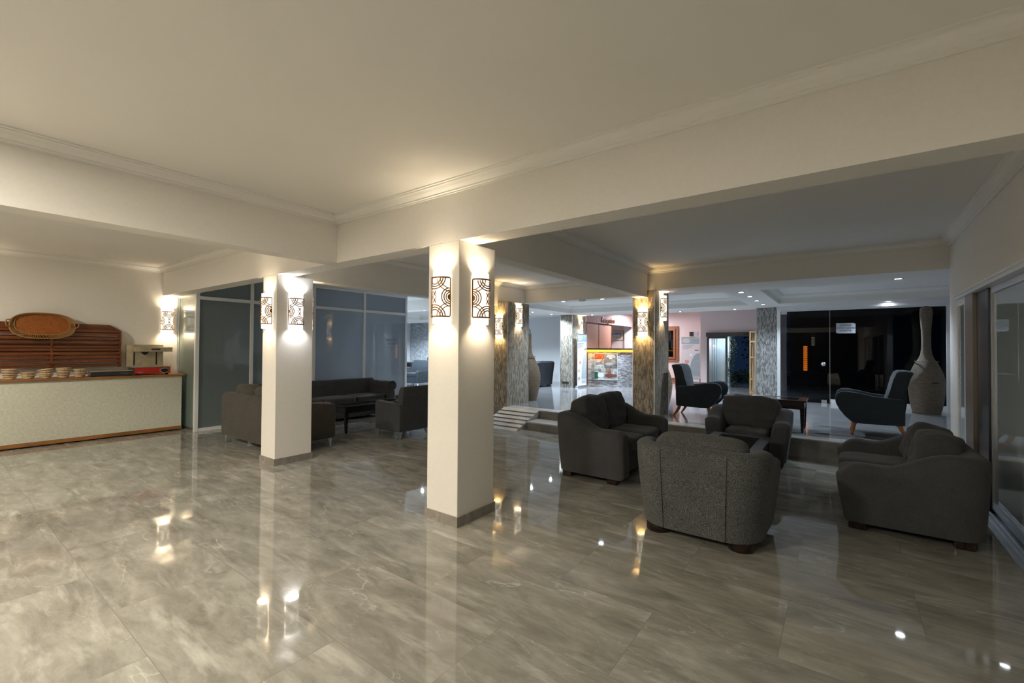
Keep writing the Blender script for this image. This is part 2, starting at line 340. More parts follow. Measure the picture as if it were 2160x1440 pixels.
def pillow(bm, w, d, h, c=(0, 0, 0), e=3.2, ez=2.2, n=14, wr=.0, seed=0, tilt=0, sag=0):
    """soft cushion: superellipsoid w x d x h centred at c, tilted about x"""
    g = bmesh.new(); bmesh.ops.create_cube(g, size=2)
    bmesh.ops.subdivide_edges(g, edges=g.edges[:], cuts=n, use_grid_fill=True)
    R = Matrix.Rotation(tilt, 3, 'X')
    mp = {}
    for v in g.verts:
        x, y, z = v.co
        k = (abs(x)**e+abs(y)**ez+abs(z)**e)**(1/e) if False else max(1e-6, (abs(x)**e+abs(y)**e+abs(z)**e)**(1/e))
        p = Vector((x/k, y/k, z/k))
        q = Vector((p.x*w/2, p.y*d/2, p.z*h/2))
        if wr:
            s = noise.noise(Vector((q.x*5+seed, q.y*5, q.z*9+seed)))*wr + noise.noise(Vector((q.x*11+seed*3, q.y*9, q.z*17)))*wr*.5
            q += p.normalized()*s
        if sag: q.z -= sag*(1-(2*q.x/w)**2)*max(0, q.z/h*2)
        q = R @ q
        mp[v] = bm.verts.new(q+Vector(c))
    for f in g.faces: bm.faces.new([mp[v] for v in f.verts])
    g.free()
def text(name, s, size, mat, parent=None, M4=None, extrude=.0006, align='CENTER', shear=0, sp=1.0):
    cu = D.curves.new(name, 'FONT'); cu.body = s; cu.size = size; cu.extrude = extrude; cu.align_x = align; cu.align_y = 'CENTER'; cu.shear = shear; cu.space_line = sp; cu.resolution_u = 3
    t = D.objects.new(name, cu); COL.objects.link(t)
    bpy.context.view_layer.update()
    me = D.meshes.new_from_object(t.evaluated_get(bpy.context.evaluated_depsgraph_get()))
    D.objects.remove(t); D.curves.remove(cu)
    me.materials.clear(); me.materials.append(M[mat]); me.name = name
    if M4: me.transform(M4)
    o = D.objects.new(name, me); COL.objects.link(o)
    if parent: o.parent = parent
    return o
def face_m(loc, facing):
    """matrix placing text (xy plane) upright at loc, read by someone looking toward -facing"""
    rz = {'-y': 0, '+x': PI/2, '+y': PI, '-x': -PI/2}[facing]
    return Matrix.Translation(loc) @ Matrix.Rotation(rz, 4, 'Z') @ Matrix.Rotation(PI/2, 4, 'X')
def lamp(name, typ, loc, energy, color, parent=None, **k):
    l = D.lights.new(name, typ); l.energy = energy; l.color = color
    for a, v in k.items(): setattr(l, a, v)
    o = D.objects.new(name, l); COL.objects.link(o); o.location = loc
    if parent: o.parent = parent
    return o

# ================================================================== SETTING
ZC, ZB, PZ = 2.90, 2.404, .285
struct('floor', bx(-10.2, 1.35, -3.9, 7.29, -.12, 0), 'floor')
o = struct('floor_platform', bx(-17, 2.4, 7.30, 18, -.12, PZ), 'floor2')
struct('ceiling', bx(-17, 2.4, -3.9, 8.75, ZC, ZC+.12), 'ceil')
# ---- beams (part of the ceiling)
def rwx(y): return 1.02+.016*(y-3)
struct('trim_main_beam', bx(-9.94, 1.03, 2.732, 2.955, ZB, ZC), 'wall')
struct('trim_left_beam', bx(-4.59, -4.385, -3.8, 2.731, ZB, ZC), 'wall')
struct('trim_middle_beam', bx(-2.96, -2.752, 2.956, 7.73, ZB, ZC), 'wall')
struct('trim_lounge_beam', bx(-6.10, -5.885, 2.956, 8.44, ZB, ZC), 'wall')
struct('trim_far_beam', bx(-2.751, 1.10, 7.731, 8.74, 2.53, ZC), 'wall')
bm = B(); box(bm, -5.884, -2.752, 8.44, 8.74, 2.53, ZC); struct('trim_step_beam', bm, 'wall')
bm = B(); box(bm, -17, -5.885, 8.44, 8.74, 2.53, ZC); struct('trim_rear_beam', bm, 'wall')
# cornices
CP = [(0, 0), (.095, 0), (.095, .010), (.080, .013), (.080, .022), (.068, .028), (.052, .046), (.030, .060), (.022, .064), (.022, .074), (.010, .080), (.010, .090), (0, .090)]
ncor = [0]
def cornice(p0, p1, nrm, z=ZC, sc=1.0, mat='ceil'):
    bm = B(); p0 = Vector((*p0, z)); p1 = Vector((*p1, z)); n = Vector((*nrm, 0))
    a = [bm.verts.new(p0+n*q[0]*sc-Vector((0, 0, q[1]*sc))) for q in CP]; b = [bm.verts.new(p1+n*q[0]*sc-Vector((0, 0, q[1]*sc))) for q in CP]
    k = len(CP)
    for i in range(k): bm.faces.new((a[i], a[(i+1) % k], b[(i+1) % k], b[i]))
    bm.faces.new(a[::-1]); bm.faces.new(b)
    ncor[0] += 1
    return struct('trim_%d' % ncor[0], bm, mat)
cornice((-4.385, 2.731), (1.02, 2.731), (0, -1)); cornice((-4.384, -3.7), (-4.384, 2.73), (1, 0))
cornice((-9.94, 2.731), (-4.59, 2.731), (0, -1)); cornice((-9.94, -3.7), (-9.94, 2.73), (1, 0))
cornice((-5.884, 2.96), (-5.884, 8.44), (1, 0)); cornice((-5.88, 8.439), (-2.96, 8.439), (0, -1)); cornice((-2.751, 2.96), (-2.751, 7.73), (1, 0))
cornice((-2.75, 7.73), (1.09, 7.73), (0, -1)); cornice((rwx(2.96)-.002, 2.96), (rwx(7.72)-.002, 7.72), (-1, .016))
cornice((-17, 8.439), (-6.1, 8.439), (0, -1))
# ---- far soffit with coffers
bm = B()
for (x0, x1, y0, y1) in ((-17, 2.4, 11.62, 12.95), (-17, -13, 8.74, 11.62), (-7.85, -6.45, 8.74, 11.62), (-1.73, -1.13, 8.74, 11.62), (1.75, 2.4, 8.74, 11.62), (1.101, 2.4, 7.3, 8.74)):
    box(bm, x0, x1, y0, y1, 2.53, 2.78)
box(bm, -13, -7.85, 8.74, 11.62, 2.72, 2.78); box(bm, -6.45, -1.73, 8.74, 11.62, 2.72, 2.78); box(bm, -1.13, 1.75, 8.74, 11.62, 2.72, 2.78)
struct('ceiling_soffit', bm, 'ceil')
for x0, x1 in ((-13, -7.85), (-6.45, -1.73), (-1.13, 1.75)):
    cornice((x0, 11.619), (x1, 11.619), (0, -1), 2.72, 1.1); cornice((x0+.001, 8.76), (x0+.001, 11.6), (1, 0), 2.72, 1.1); cornice((x1-.001, 8.76), (x1-.001, 11.6), (-1, 0), 2.72, 1.1)
struct('ceiling_rear', bx(-17, 2.4, 12.951, 18, 2.85, 2.95), 'ceil')
# ---- walls
struct('wall_left', bx(-10.06, -9.94, -3.9, 2.96, 0, ZC), 'wall')
struct('wall_back', bx(-10.06, 1.3, -3.9, -3.8, 0, ZC), 'wall')
bm = B()
for k in range(6): box(bm, -4.3+k*.98, -4.24+k*.98, -3.799, -3.75, .3, 2.4)
for z in (.3, 1.0, 1.7, 2.36): box(bm, -4.24, .6, -3.795, -3.755, z, z+.05)
w = struct('window_5', bm, 'darkwood'); link('pane', bx(-4.28, .62, -3.798, -3.79, .3, 2.4), 'black', w)
def skew(bm):
    for v in bm.verts: v.co.x += rwx(v.co.y)
    return bm
bm = B(); box(bm, 0, .12, -3.8, 7.28, 2.15, ZC); box(bm, 0, .12, 7.2801, 7.73, 0, ZC); skew(bm); struct('wall_right', bm, 'wall')
struct('wall_rear', bx(-9.6, -6.9, 13.9, 14.0, PZ, 2.85), 'wallcool')
struct('wall_lounge', bx(-16.2, -9.601, 13.9, 14.0, PZ, 2.85), 'rock')
struct('wall_lounge_side', bx(-16.3, -16.201, 8, 14.0, PZ, 2.85), 'wallcool')
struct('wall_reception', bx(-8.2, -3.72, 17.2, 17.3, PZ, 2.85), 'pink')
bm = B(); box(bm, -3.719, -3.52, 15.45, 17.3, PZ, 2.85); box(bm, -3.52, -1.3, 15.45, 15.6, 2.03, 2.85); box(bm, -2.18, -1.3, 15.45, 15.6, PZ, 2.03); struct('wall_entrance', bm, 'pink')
struct('wall_reception_side', bx(-8.3, -8.2, 14.001, 17.3, PZ, 2.85), 'wallcool')
struct('wall_hall_side', bx(2.3, 2.4, 7.3, 12.3, PZ, 2.6), 'wallcool')
struct('wall_niche', bx(-7.0, -6.72, 17.05, 17.199, PZ, 2.85), 'wallcool')
bm = B(); box(bm, -6.72, -6.60, 12.96, 17.19, 2.35, 2.849); struct('wall_reception_header', bm, 'pinkrock')
struct('wall_glass_header', bx(-1.24, 2.4, 12.30, 12.52, 2.44, 2.53), 'wallcool')
# rear skirting
for i, (x0, x1, y) in enumerate(((-8.19, -3.72, 17.18), (-3.719, -3.53, 15.435))):
    struct('baseboard_rear_%d' % (i+1), bx(x0, x1, y, y+.018, PZ, PZ+.12), 'winwood')
# ---- steps and ramp
bm = B(); box(bm, -4.66, -3.03, 6.80, 7.298, .0, .118); s = struct('trim_step', bm, 'riser')
struct('trim_step_tread', bx(-4.68, -3.02, 6.78, 7.296, .119, .14), 'step')
bm = B(); box(bm, -5.50, 1.08, 7.262, 7.55, PZ-.012, PZ+.004)
struct('trim_platform_nosing', bm, 'step')
struct('trim_platform_riser', bx(-9.0, 1.1, 7.281, 7.2995, 0, PZ-.013), 'riser')
bm = B(); prism(bm, [(6.50, 0), (7.26, 0), (7.26, .287)], -5.56, -4.70)
struct('trim_ramp', bm, 'step')
bm = B()
for k in range(5):
    t = .13+.175*k; y = 6.50+.76*t; z = .287*t
    dy, dz = .017*.94, .017*.35
    vs = [bm.verts.new(p) for p in ((-5.55, y-dy, z-dz+.005), (-4.70, y-dy, z-dz+.005), (-4.70, y+dy, z+dz+.005), (-5.55, y+dy, z+dz+.005))]
    bm.faces.new(vs)
struct('trim_ramp_grip', bm, 'black')
# ---- pillars
def pillar(name, x0, x1, y0, y1, z0, z1, mat, label, plinth=True):
    t = thing(name, label, 'pillar', ((x0+x1)/2, (y0+y1)/2, z0))
    cx, cy = (x0+x1)/2, (y0+y1)/2
    link('shaft', bx(x0-cx, x1-cx, y0-cy, y1-cy, 0, z1-z0-.001, bev=.004), mat, t)
    if plinth: link('plinth', bx(x0-cx-.013, x1-cx+.013, y0-cy-.013, y1-cy+.013, 0, .085), 'stone_tile', t)['label'] = 'grey stone skirting around the foot'
    return t
pillar('pillar', -2.945, -2.578, 2.733, 3.212, 0, ZB, 'wall', 'near white square pillar under the big ceiling beam in the middle of the floor')
pillar('pillar', -6.068, -5.703, 2.733, 3.210, 0, ZB, 'wall', 'white square pillar standing in front of the brown grey sofa')
pillar('pillar', -4.70, -4.32, -1.0, -.52, 0, ZB, 'wall', 'white square pillar outside the left edge of the view')
def clad_pillar(x0, x1, y0, y1, z0, z1, mat, label):
    t = thing('stone_clad_pillar', label, 'pillar', ((x0+x1)/2, (y0+y1)/2, z0)); cx, cy = (x0+x1)/2, (y0+y1)/2
    link('shaft', bx(x0-cx, x1-cx, y0-cy, y1-cy, 0, z1-z0-.001), mat, t)
    bm = B()
    for x, y in ((x0, y0), (x1, y0), (x1, y1)): box(bm, x-cx-.006, x-cx+.006, y-cy-.006, y-cy+.006, 0, z1-z0-.002)
    link('corner_strip', bm, 'alu', t)
    return t
clad_pillar(-3.012, -2.625, 7.732, 8.50, PZ, 2.53, 'clad', 'stacked stone pillar behind the two seat sofa, nearest of the stone pillars')
clad_pillar(-6.02, -5.612, 7.43, 8.21, PZ, 2.47, 'clad', 'stacked stone pillar at the top of the ramp beside a tall vase')
clad_pillar(-7.06, -6.65, 12.1, 12.92, PZ, 2.53, 'clad', 'grey stacked stone pillar left of the reception desk')
clad_pillar(-1.70, -1.25, 12.55, 12.95, PZ, 2.53, 'cladR', 'pillar of pale mosaic strips left of the black glass doors')
tag(link('wall_vent', bx(-6.99, -6.76, 12.085, 12.099, .40, .46), 'black'), 'small dark vent grille low on the grey stone pillar by reception', 'vent')

# ---- frosted glass partition in the left bay
def window(name, frame_bm, panes, fm):
    f = struct(name, frame_bm, fm)
    for bmp, mat in panes: link('pane', bmp, mat, f)
    return f
G = -9.02
bm = B(); t = .055
ys = [2.975, 3.865, 5.11, 6.355, 7.60]
for y in ys: box(bm, G-.05, G+.01, y-t/2, y+t/2, 0, 2.80)
for a, b in zip(ys[:-1], ys[1:]):
    for z0, z1 in ((0, .055), (2.305, 2.365), (2.75, 2.80)): box(bm, G-.045, G+.005, a+t/2, b-t/2, z0, z1)
panes = []
for i, (a, b) in enumerate(zip(ys[:-1], ys[1:])):
    mt = 'frostL' if i < 2 else 'frostR'
    panes += [(bx(G-.030, G-.018, a+t/2, b-t/2, .055, 2.305), mt), (bx(G-.030, G-.018, a+t/2, b-t/2, 2.365, 2.75), mt)]
window('window_1', bm, panes, 'whitealu')
bm = B()
for x in (-9.90, -9.10): box(bm, x-.025, x+.025, 2.962, 3.0, 0, 2.42)
for z in (0, 2.37): box(bm, -9.875, -9.125, 2.964, 2.998, z, z+.05)
window('window_2', bm, [(bx(-9.875, -9.125, 2.976, 2.986, .05, 2.37), 'frostN')], 'alu')
struct('wall_left_upper', bx(-10.06, -9.05, 2.96, 3.06, 2.43, ZC), 'wall')
bm = B(); box(bm, -9.10, -9.0, 2.956, 8.44, 2.805, ZC); struct('wall_left_bulkhead', bm, 'wall')
struct('wall_left_outside', bx(-11.5, -11.4, 2.5, 7.6, 0, 3), 'wallcool')
struct('wall_light_stop', bx(-11.5, -9.08, 7.601, 7.64, 0, 3.2), 'wallcool')  # unseen wall added to keep the outside light from leaking past the partition
# ---- sliding glass doors in the right wall
bm = B()
def sk(*a): box(bm, *a)
sk(-.02, .10, -3.8, 7.28, 2.09, 2.149); sk(-.03, .02, -3.8, 7.28, 2.125, 2.145)
sk(.0, .06, 7.22, 7.279, 0, 2.09); sk(.0, .045, 6.86, 7.219, 2.01, 2.088); sk(.0, .045, 6.86, 7.219, 0, .08); sk(.0, .045, 6.80, 6.859, 0, 2.088)
struct('door_1', skew(bm), 'whitealu')
bm = B(); sk(.012, .022, 6.86, 7.219, .081, 2.009); link('pane', skew(bm), 'rglass', D.objects['door_1'])
bm = B(); sk(.0, .07, 6.42, 6.799, 0, 2.088); link('bronze_post', skew(bm), 'alubrown', D.objects['door_1'])
bm = B(); sk(.03, .10, 5.96, 6.41, 0, 2.088); link('inner_post', skew(bm), 'dkalu', D.objects['door_1'])
bm = B()
for k, (z0, z1) in enumerate(((0, .022), (0, .04), (0, .02), (0, .05))): sk(-.05+.04*k, -.035+.04*k, -3.8, 7.2, z0, z1)
sk(-.06, .10, -3.8, 7.2, -.0, .008)
link('floor_track', skew(bm), 'alu', D.objects['door_1'])
for k, (a, b) in enumerate(((3.9, 5.95), (1.4, 3.88), (-1.2, 1.38), (-3.8, -1.22))):
    bm = B(); sk(.045, .085, a, a+.06, .05, 2.088); sk(.045, .085, b-.06, b, .05, 2.088); sk(.045, .085, a+.06, b-.06, .05, .12); sk(.045, .085, a+.06, b-.06, 2.03, 2.088)
    fr = struct('door_%d' % (k+2), skew(bm), 'alu')
    bm = B(); sk(.060, .070, a+.06, b-.06, .12, 2.03); link('pane', skew(bm), 'rglass', fr)
# ---- black glass front at the far right
GY = 12.40
bm = B(); box(bm, -1.235, -1.17, GY-.03, GY+.03, PZ, 2.439); box(bm, 1.70, 1.79, GY-.05, GY+.03, PZ, 2.439); box(bm, -.20, 1.70, GY-.02, GY+.02, PZ, PZ+.10); box(bm, -1.17, 1.70, GY-.02, GY+.03, 2.40, 2.439)
w = struct('window_3', bm, 'whitealu'); link('pane', bx(-.195, 1.70, GY-.006, GY+.006, PZ+.10, 2.40), 'dglass', w)
t = thing('glass_door', 'frameless black glass door with a round knob beside the mosaic pillar', 'door', (-1.165, GY-.01, PZ), 0)
link('door_leaf', bx(.005, .955, -.022, -.010, .01, 2.10), 'dglass', t)
bm = B(); lathe(bm, [(.0, 0), (.035, .0), (.045, .012), (.045, .03), (.02, .04), (0, .042)], 24)
bmesh.ops.rotate(bm, verts=bm.verts, cent=(0, 0, 0), matrix=Matrix.Rotation(PI/2, 3, 'X'))
bmesh.ops.translate(bm, verts=bm.verts, vec=(.84, -.022, .89)); link('knob', bm, 'alu', t, True)
link('patch_fitting', bx(.80, .90, -.035, 0, .0, .075), 'alu', t); link('patch_fitting', bx(.01, .13, -.035, 0, 2.05, 2.10), 'alu', t)
link('edge_strip', bx(.955, .962, -.024, -.006, .01, 2.12), 'alu', t)
t = thing('paper_notice', 'white paper notice taped on the black glass wall', 'notice', (.08, GY-.012, 1.99))
bm = B(); box(bm, -.17, .15, -.002, .0, -.11, .11); box(bm, -.14, .175, -.001, .0005, -.12, .095); link('sheet', bm, 'paper', t)
for s_, z_ in (('PERSONEL', .058), ('HARİCİ GİRMEK', 0), ('YASAKTIR', -.058)): text('notice_text', s_, .047, 'ink', t, face_m((0, -.003, z_), '-y'))
# glow lattice outside the black glass
for x, z0, z1, lb in ((-.80, .95, 1.62, 'orange glowing lattice column behind the glass door'), (1.95, .95, 2.0, 'thin orange glowing lattice column behind the far right of the glass')):
    bm = B()
    w_ = .09 if x < 0 else .06
    rows = int((z1-z0)/.055)
    for i in range(rows):
        for j in range(3):
            box(bm, x+j*w_/3, x+(j+.8)*w_/3, 14.0, 14.02, z0+i*.055, z0+i*.055+.044)
    o = tag(link('lattice_lamp', bm, 'neon'), lb, 'lamp')
    bm = B(); box(bm, x-.02, x+w_+.02, 14.021, 14.05, PZ-.1, z1+.03); link('mounting_board', bm, 'black', o)
struct('wall_terrace', bx(-1.2, 4, 15.2, 15.3, -.2, 3), 'black')
struct('floor_terrace', bx(-17, 5, 18.001, 24, -.2, PZ-.02), 'conc')

# ================================================================== LIGHTS WITH THEIR LAMPS
def sconce_proto():
    root = thing('wall_sconce', 'x', 'wall lamp', (0, 0, 0))      # back plane y=0, faces -y
    bm = B(); n = 16; R, D_ = .083, .088
    hz = .222
    for zz in (0,):
        outer = [(-R*math.cos(PI*k/n), -.004-D_*math.sin(PI*k/n)) for k in range(n+1)]
        inner = [(-(R-.005)*math.cos(PI*k/n), -.004-(D_-.005)*math.sin(PI*k/n)) for k in range(n+1)]
        loop = outer+inner[::-1]
        loft(bm, [[(x, y, z) for x, y in loop] for z in (-hz, hz)])
    sh = link('glass_shade', bm, 'shade', root, 40)
    # pierced brass plate wrapped round the shade
    R2, D2, HW, HH = .101, .100, .145, .165
    def wrap(u, v, o=0):           # u in [-HW, HW] along the arc
        a = u/HW*(PI/2*.92)
        return (math.sin(a)*(R2+o), -.003-math.cos(a)*(D2+o), v)
    bm = B()
    def ribbon(pts, w=.0045):
        rings = []
        for i, (u, v) in enumerate(pts):
            a = pts[max(0, i-1)]; b = pts[min(len(pts)-1, i+1)]
            du, dv = b[0]-a[0], b[1]-a[1]; l = math.hypot(du, dv) or 1; nx, ny = -dv/l*w, du/l*w
            rings.append([wrap(u+nx, v+ny, -.001), wrap(u+nx, v+ny, .001), wrap(u-nx, v-ny, .001), wrap(u-nx, v-ny, -.001)])
        loft(bm, rings)
    def line(a, b, w=.0045, k=16): ribbon([(a[0]+(b[0]-a[0])*i/k, a[1]+(b[1]-a[1])*i/k) for i in range(k+1)], w)
    def arc(cu, cv, r, w=.0045, k=44):
        seg = []
        for i in range(k+1):
            a = 2*PI*i/k; u, v = cu+r*math.cos(a), cv+r*math.sin(a)
            if abs(u) <= HW and abs(v) <= HH: seg.append((u, v))
            else:
                if len(seg) > 1: ribbon(seg, w)
                seg = []
        if len(seg) > 1: ribbon(seg, w)
    for s in (-1, 1):
        line((-HW, s*HH), (HW, s*HH), .006); line((s*HW, -HH), (s*HW, HH), .006)
        for r in (.040, .058, .078): arc(s*HW, 0, r)
        for q in range(5): arc(s*HW, 0, .004+q*.005, .0032, 24)
        for r in (.058, .078, .098): arc(0, s*HH, r)
        line((0, s*.018), (-.014, s*.052)); line((0, s*.018), (.014, s*.052))
        for t_ in (-1, 1):
            for r in (.092, .118): arc(s*HW, t_*HH, r, .0036)
    arc(0, 0, .017, .003, 24)
    link('pierced_plate', bm, 'brass', root)
    bm = B(); box(bm, -.06, .06, -.004, 0, -.14, .14); link('back_plate', bm, 'brass', root)
    for s in (-1, 1): lamp('bulb_light', 'POINT', (0, -.048, s*.14), 5.1*K_SC, WARM, root, shadow_soft_size=.03)
    return root
SC = sconce_proto()
FACE = {'-y': 0, '+x': PI/2, '+y': PI, '-x': -PI/2}
SL = [(-2.762, 2.732, 1.925, '-y', 'brass filigree wall lamp on the left face of the near white pillar'),
      (-2.577, 2.985, 1.925, '+x', 'brass filigree wall lamp on the right face of the near white pillar'),
      (-5.890, 2.732, 1.945, '-y', 'filigree wall lamp, left face of the white pillar by the brown grey sofa'),
      (-5.702, 2.975, 1.945, '+x', 'filigree wall lamp, right face of the white pillar by the brown grey sofa'),
      (-5.885, 3.211, 1.945, '+y', 'edge on wall lamp, rear face of the white pillar by the brown grey sofa'),
      (-9.939, 2.80, 1.945, '+x', 'brass filigree wall lamp above the counter end beside the narrow frosted panel'),
      (-5.83, 7.429, 1.95, '-y', 'wall lamp on the left face of the stone pillar at the ramp'),
      (-5.611, 7.81, 2.18, '+x', 'wall lamp on the right face of the stone pillar at the ramp'),
      (-2.835, 7.731, 1.97, '-y', 'wall lamp glowing gold on the left face of the stone pillar behind the sofa'),
      (-2.624, 8.11, 2.235, '+x', 'wall lamp on the right face of the stone pillar behind the sofa'),
      (-6.649, 12.62, 2.17, '+x', 'wall lamp on the stone pillar above the narrow roll up banner'),
      (-4.51, -.519, 1.945, '+y', 'wall lamp on the pillar outside the left of the view, facing the room'),
      (-4.319, -.76, 1.945, '+x', 'wall lamp on the pillar outside the left of the view, facing right'),
      (-9.939, .25, 1.945, '+x', 'wall lamp on the left wall beyond the left edge of the view'),
      (-9.939, -2.2, 1.945, '+x', 'wall lamp on the left wall near the rear corner'),
      (-1.2, -3.799, 1.945, '+y', 'wall lamp on the wall behind the viewer'),
      (-7.0, -3.799, 1.945, '+y', 'wall lamp on the rear wall of the left bay')]
FILL_DOMES = [(-3.3, -1.0), (-1.3, -1.7), (-7.3, -1.2)]  # unseen ceiling lamps added as warm general fill
for i, (x, y, z, f, lb) in enumerate(SL):
    if i == 0: SC.location = (x, y, z); SC.rotation_euler = (0, 0, FACE[f]); SC['label'] = lb; SC['group'] = 'filigree wall lamps'
    else: c = copy_tree(SC, (x, y, z), FACE[f], lb)
    if i in (6, 8):
        for ch in c.children:
            if ch.type == 'LIGHT': ch.data = ch.data.copy(); ch.data.color = (1.0, .66, .28); ch.data.energy = 9
    if i in (3,):
        for ch in c.children:
            if ch.type == 'LIGHT': ch.data = ch.data.copy(); ch.data.color = (.92, .95, 1.0)
            elif ch.name.startswith('glass_shade'): ch.data = ch.data.copy(); ch.data.materials[0] = M['shadec']
for i, (x, y) in enumerate(FILL_DOMES):
    t = thing('added_fill_dome', ('added fill dome on the ceiling behind the viewer', 'added fill dome on the ceiling near the rear right corner', 'added fill dome on the ceiling of the left bay')[i], 'ceiling light', (x, y, ZC))
    bm = B(); lathe(bm, [(.19, 0), (.19, -.02), (.17, -.05), (.11, -.08), (0, -.092)], 32); link('fill_dome_shell', bm, 'shadec', t, True)
    lamp('fill_dome_light', 'AREA', (0, 0, -.10), 62, WARMW, t, shape='DISK', size=.36).data.energy = (62, 30, 62)[i]
# downlights
root = thing('ceiling_downlight', 'x', 'downlight')
bm = B(); lathe(bm, [(.040, 0), (.064, 0), (.064, -.006), (.050, -.010), (.047, -.004), (.040, -.002)], 24, False); link('trim_ring', bm, 'alu', root, 30)
bm = B(); lathe(bm, [(.0, -.003), (.046, -.004), (.046, -.001), (0, -.001)], 24); link('led_disc', bm, 'led', root)
lamp('spot_light', 'SPOT', (0, 0, -.02), 85*K_DL, COOL, root, spot_size=math.radians(125), spot_blend=.7, shadow_soft_size=.03)
DIM = (0, 1, 2, 3, 11, 12)
DL = [(-1.45, 8.90, 2.53, 'downlight nearest the viewer in the row over the strip between the two ceiling recesses'),
      (-1.43, 9.70, 2.53, 'second downlight of the row between the two ceiling recesses'),
      (-1.43, 10.60, 2.53, 'third downlight of the row between the two ceiling recesses'),
      (-1.43, 11.55, 2.53, 'last downlight of the row, above the mosaic pillar'),
      (-4.93, 8.56, 2.53, 'left downlight under the beam, above the narrow banner'),
      (-4.00, 8.56, 2.53, 'downlight under the beam right of the smoke detector'),
      (-7.15, 10.65, 2.53, 'left one of two downlights above the leather armchair'),
      (-7.15, 11.70, 2.53, 'right one of two downlights above the leather armchair'),
      (-6.15, 12.45, 2.53, 'downlight in front of the reception desk left of the sign'),
      (-3.57, 12.62, 2.53, 'downlight above the brown wooden window'),
      (-2.20, 12.60, 2.53, 'downlight above the entrance doors'),
      (.66, 8.40, 2.53, 'large bright downlight near the right wall over the rattan vase bottle'),
      (.80, 12.20, 2.53, 'downlight directly above the black glass front'),
      (-9.42, 8.58, 2.53, 'downlight over the far lounge left of the near pillar'),
      (-12.2, 12.2, 2.53, 'downlight deep in the far lounge before the textured wall'), (-8.9, 12.3, 2.53, 'added unseen downlight behind the near pillar over the white back wall'), (-10.5, 9.2, 2.72, 'added unseen downlight over the far lounge armchair'), (-14.5, 12.2, 2.53, 'added unseen downlight, leftmost of the far lounge'), (-4.7, 12.5, 2.53, 'added unseen downlight behind the stone pillar')]  # unseen downlights here are added to brighten the far lounge and walls
for i, (x, y, z, lb) in enumerate(DL):
    c = root
    if i == 0: root.location = (x, y, z); root['label'] = lb; root['group'] = 'ceiling downlights'
    else: c = copy_tree(root, (x, y, z), 0, lb)
    if i in DIM:
        for ch in c.children:
            if ch.type == 'LIGHT': ch.data = ch.data.copy(); ch.data.energy = 40*K_DL
    if i in (6, 7, 13, 14, 16, 17, 18):
        for ch in c.children:
            if ch.type == 'LIGHT': ch.data = ch.data.copy(); ch.data.energy = (100 if i < 8 else 190)*K_DL; ch.data.spot_size = math.radians(150)
t = thing('smoke_detector', 'small dark rimmed smoke detector on the ceiling between two downlights', 'detector', (-4.47, 8.57, 2.53))
bm = B(); lathe(bm, [(.07, 0), (.07, -.015), (.05, -.035), (0, -.037)], 24); link('body', bm, 'whitealu', t, 40)
bm = B(); lathe(bm, [(.07, -.001), (.078, -.001), (.078, -.006), (.07, -.006)], 24, False); link('base_ring', bm, 'black', t)

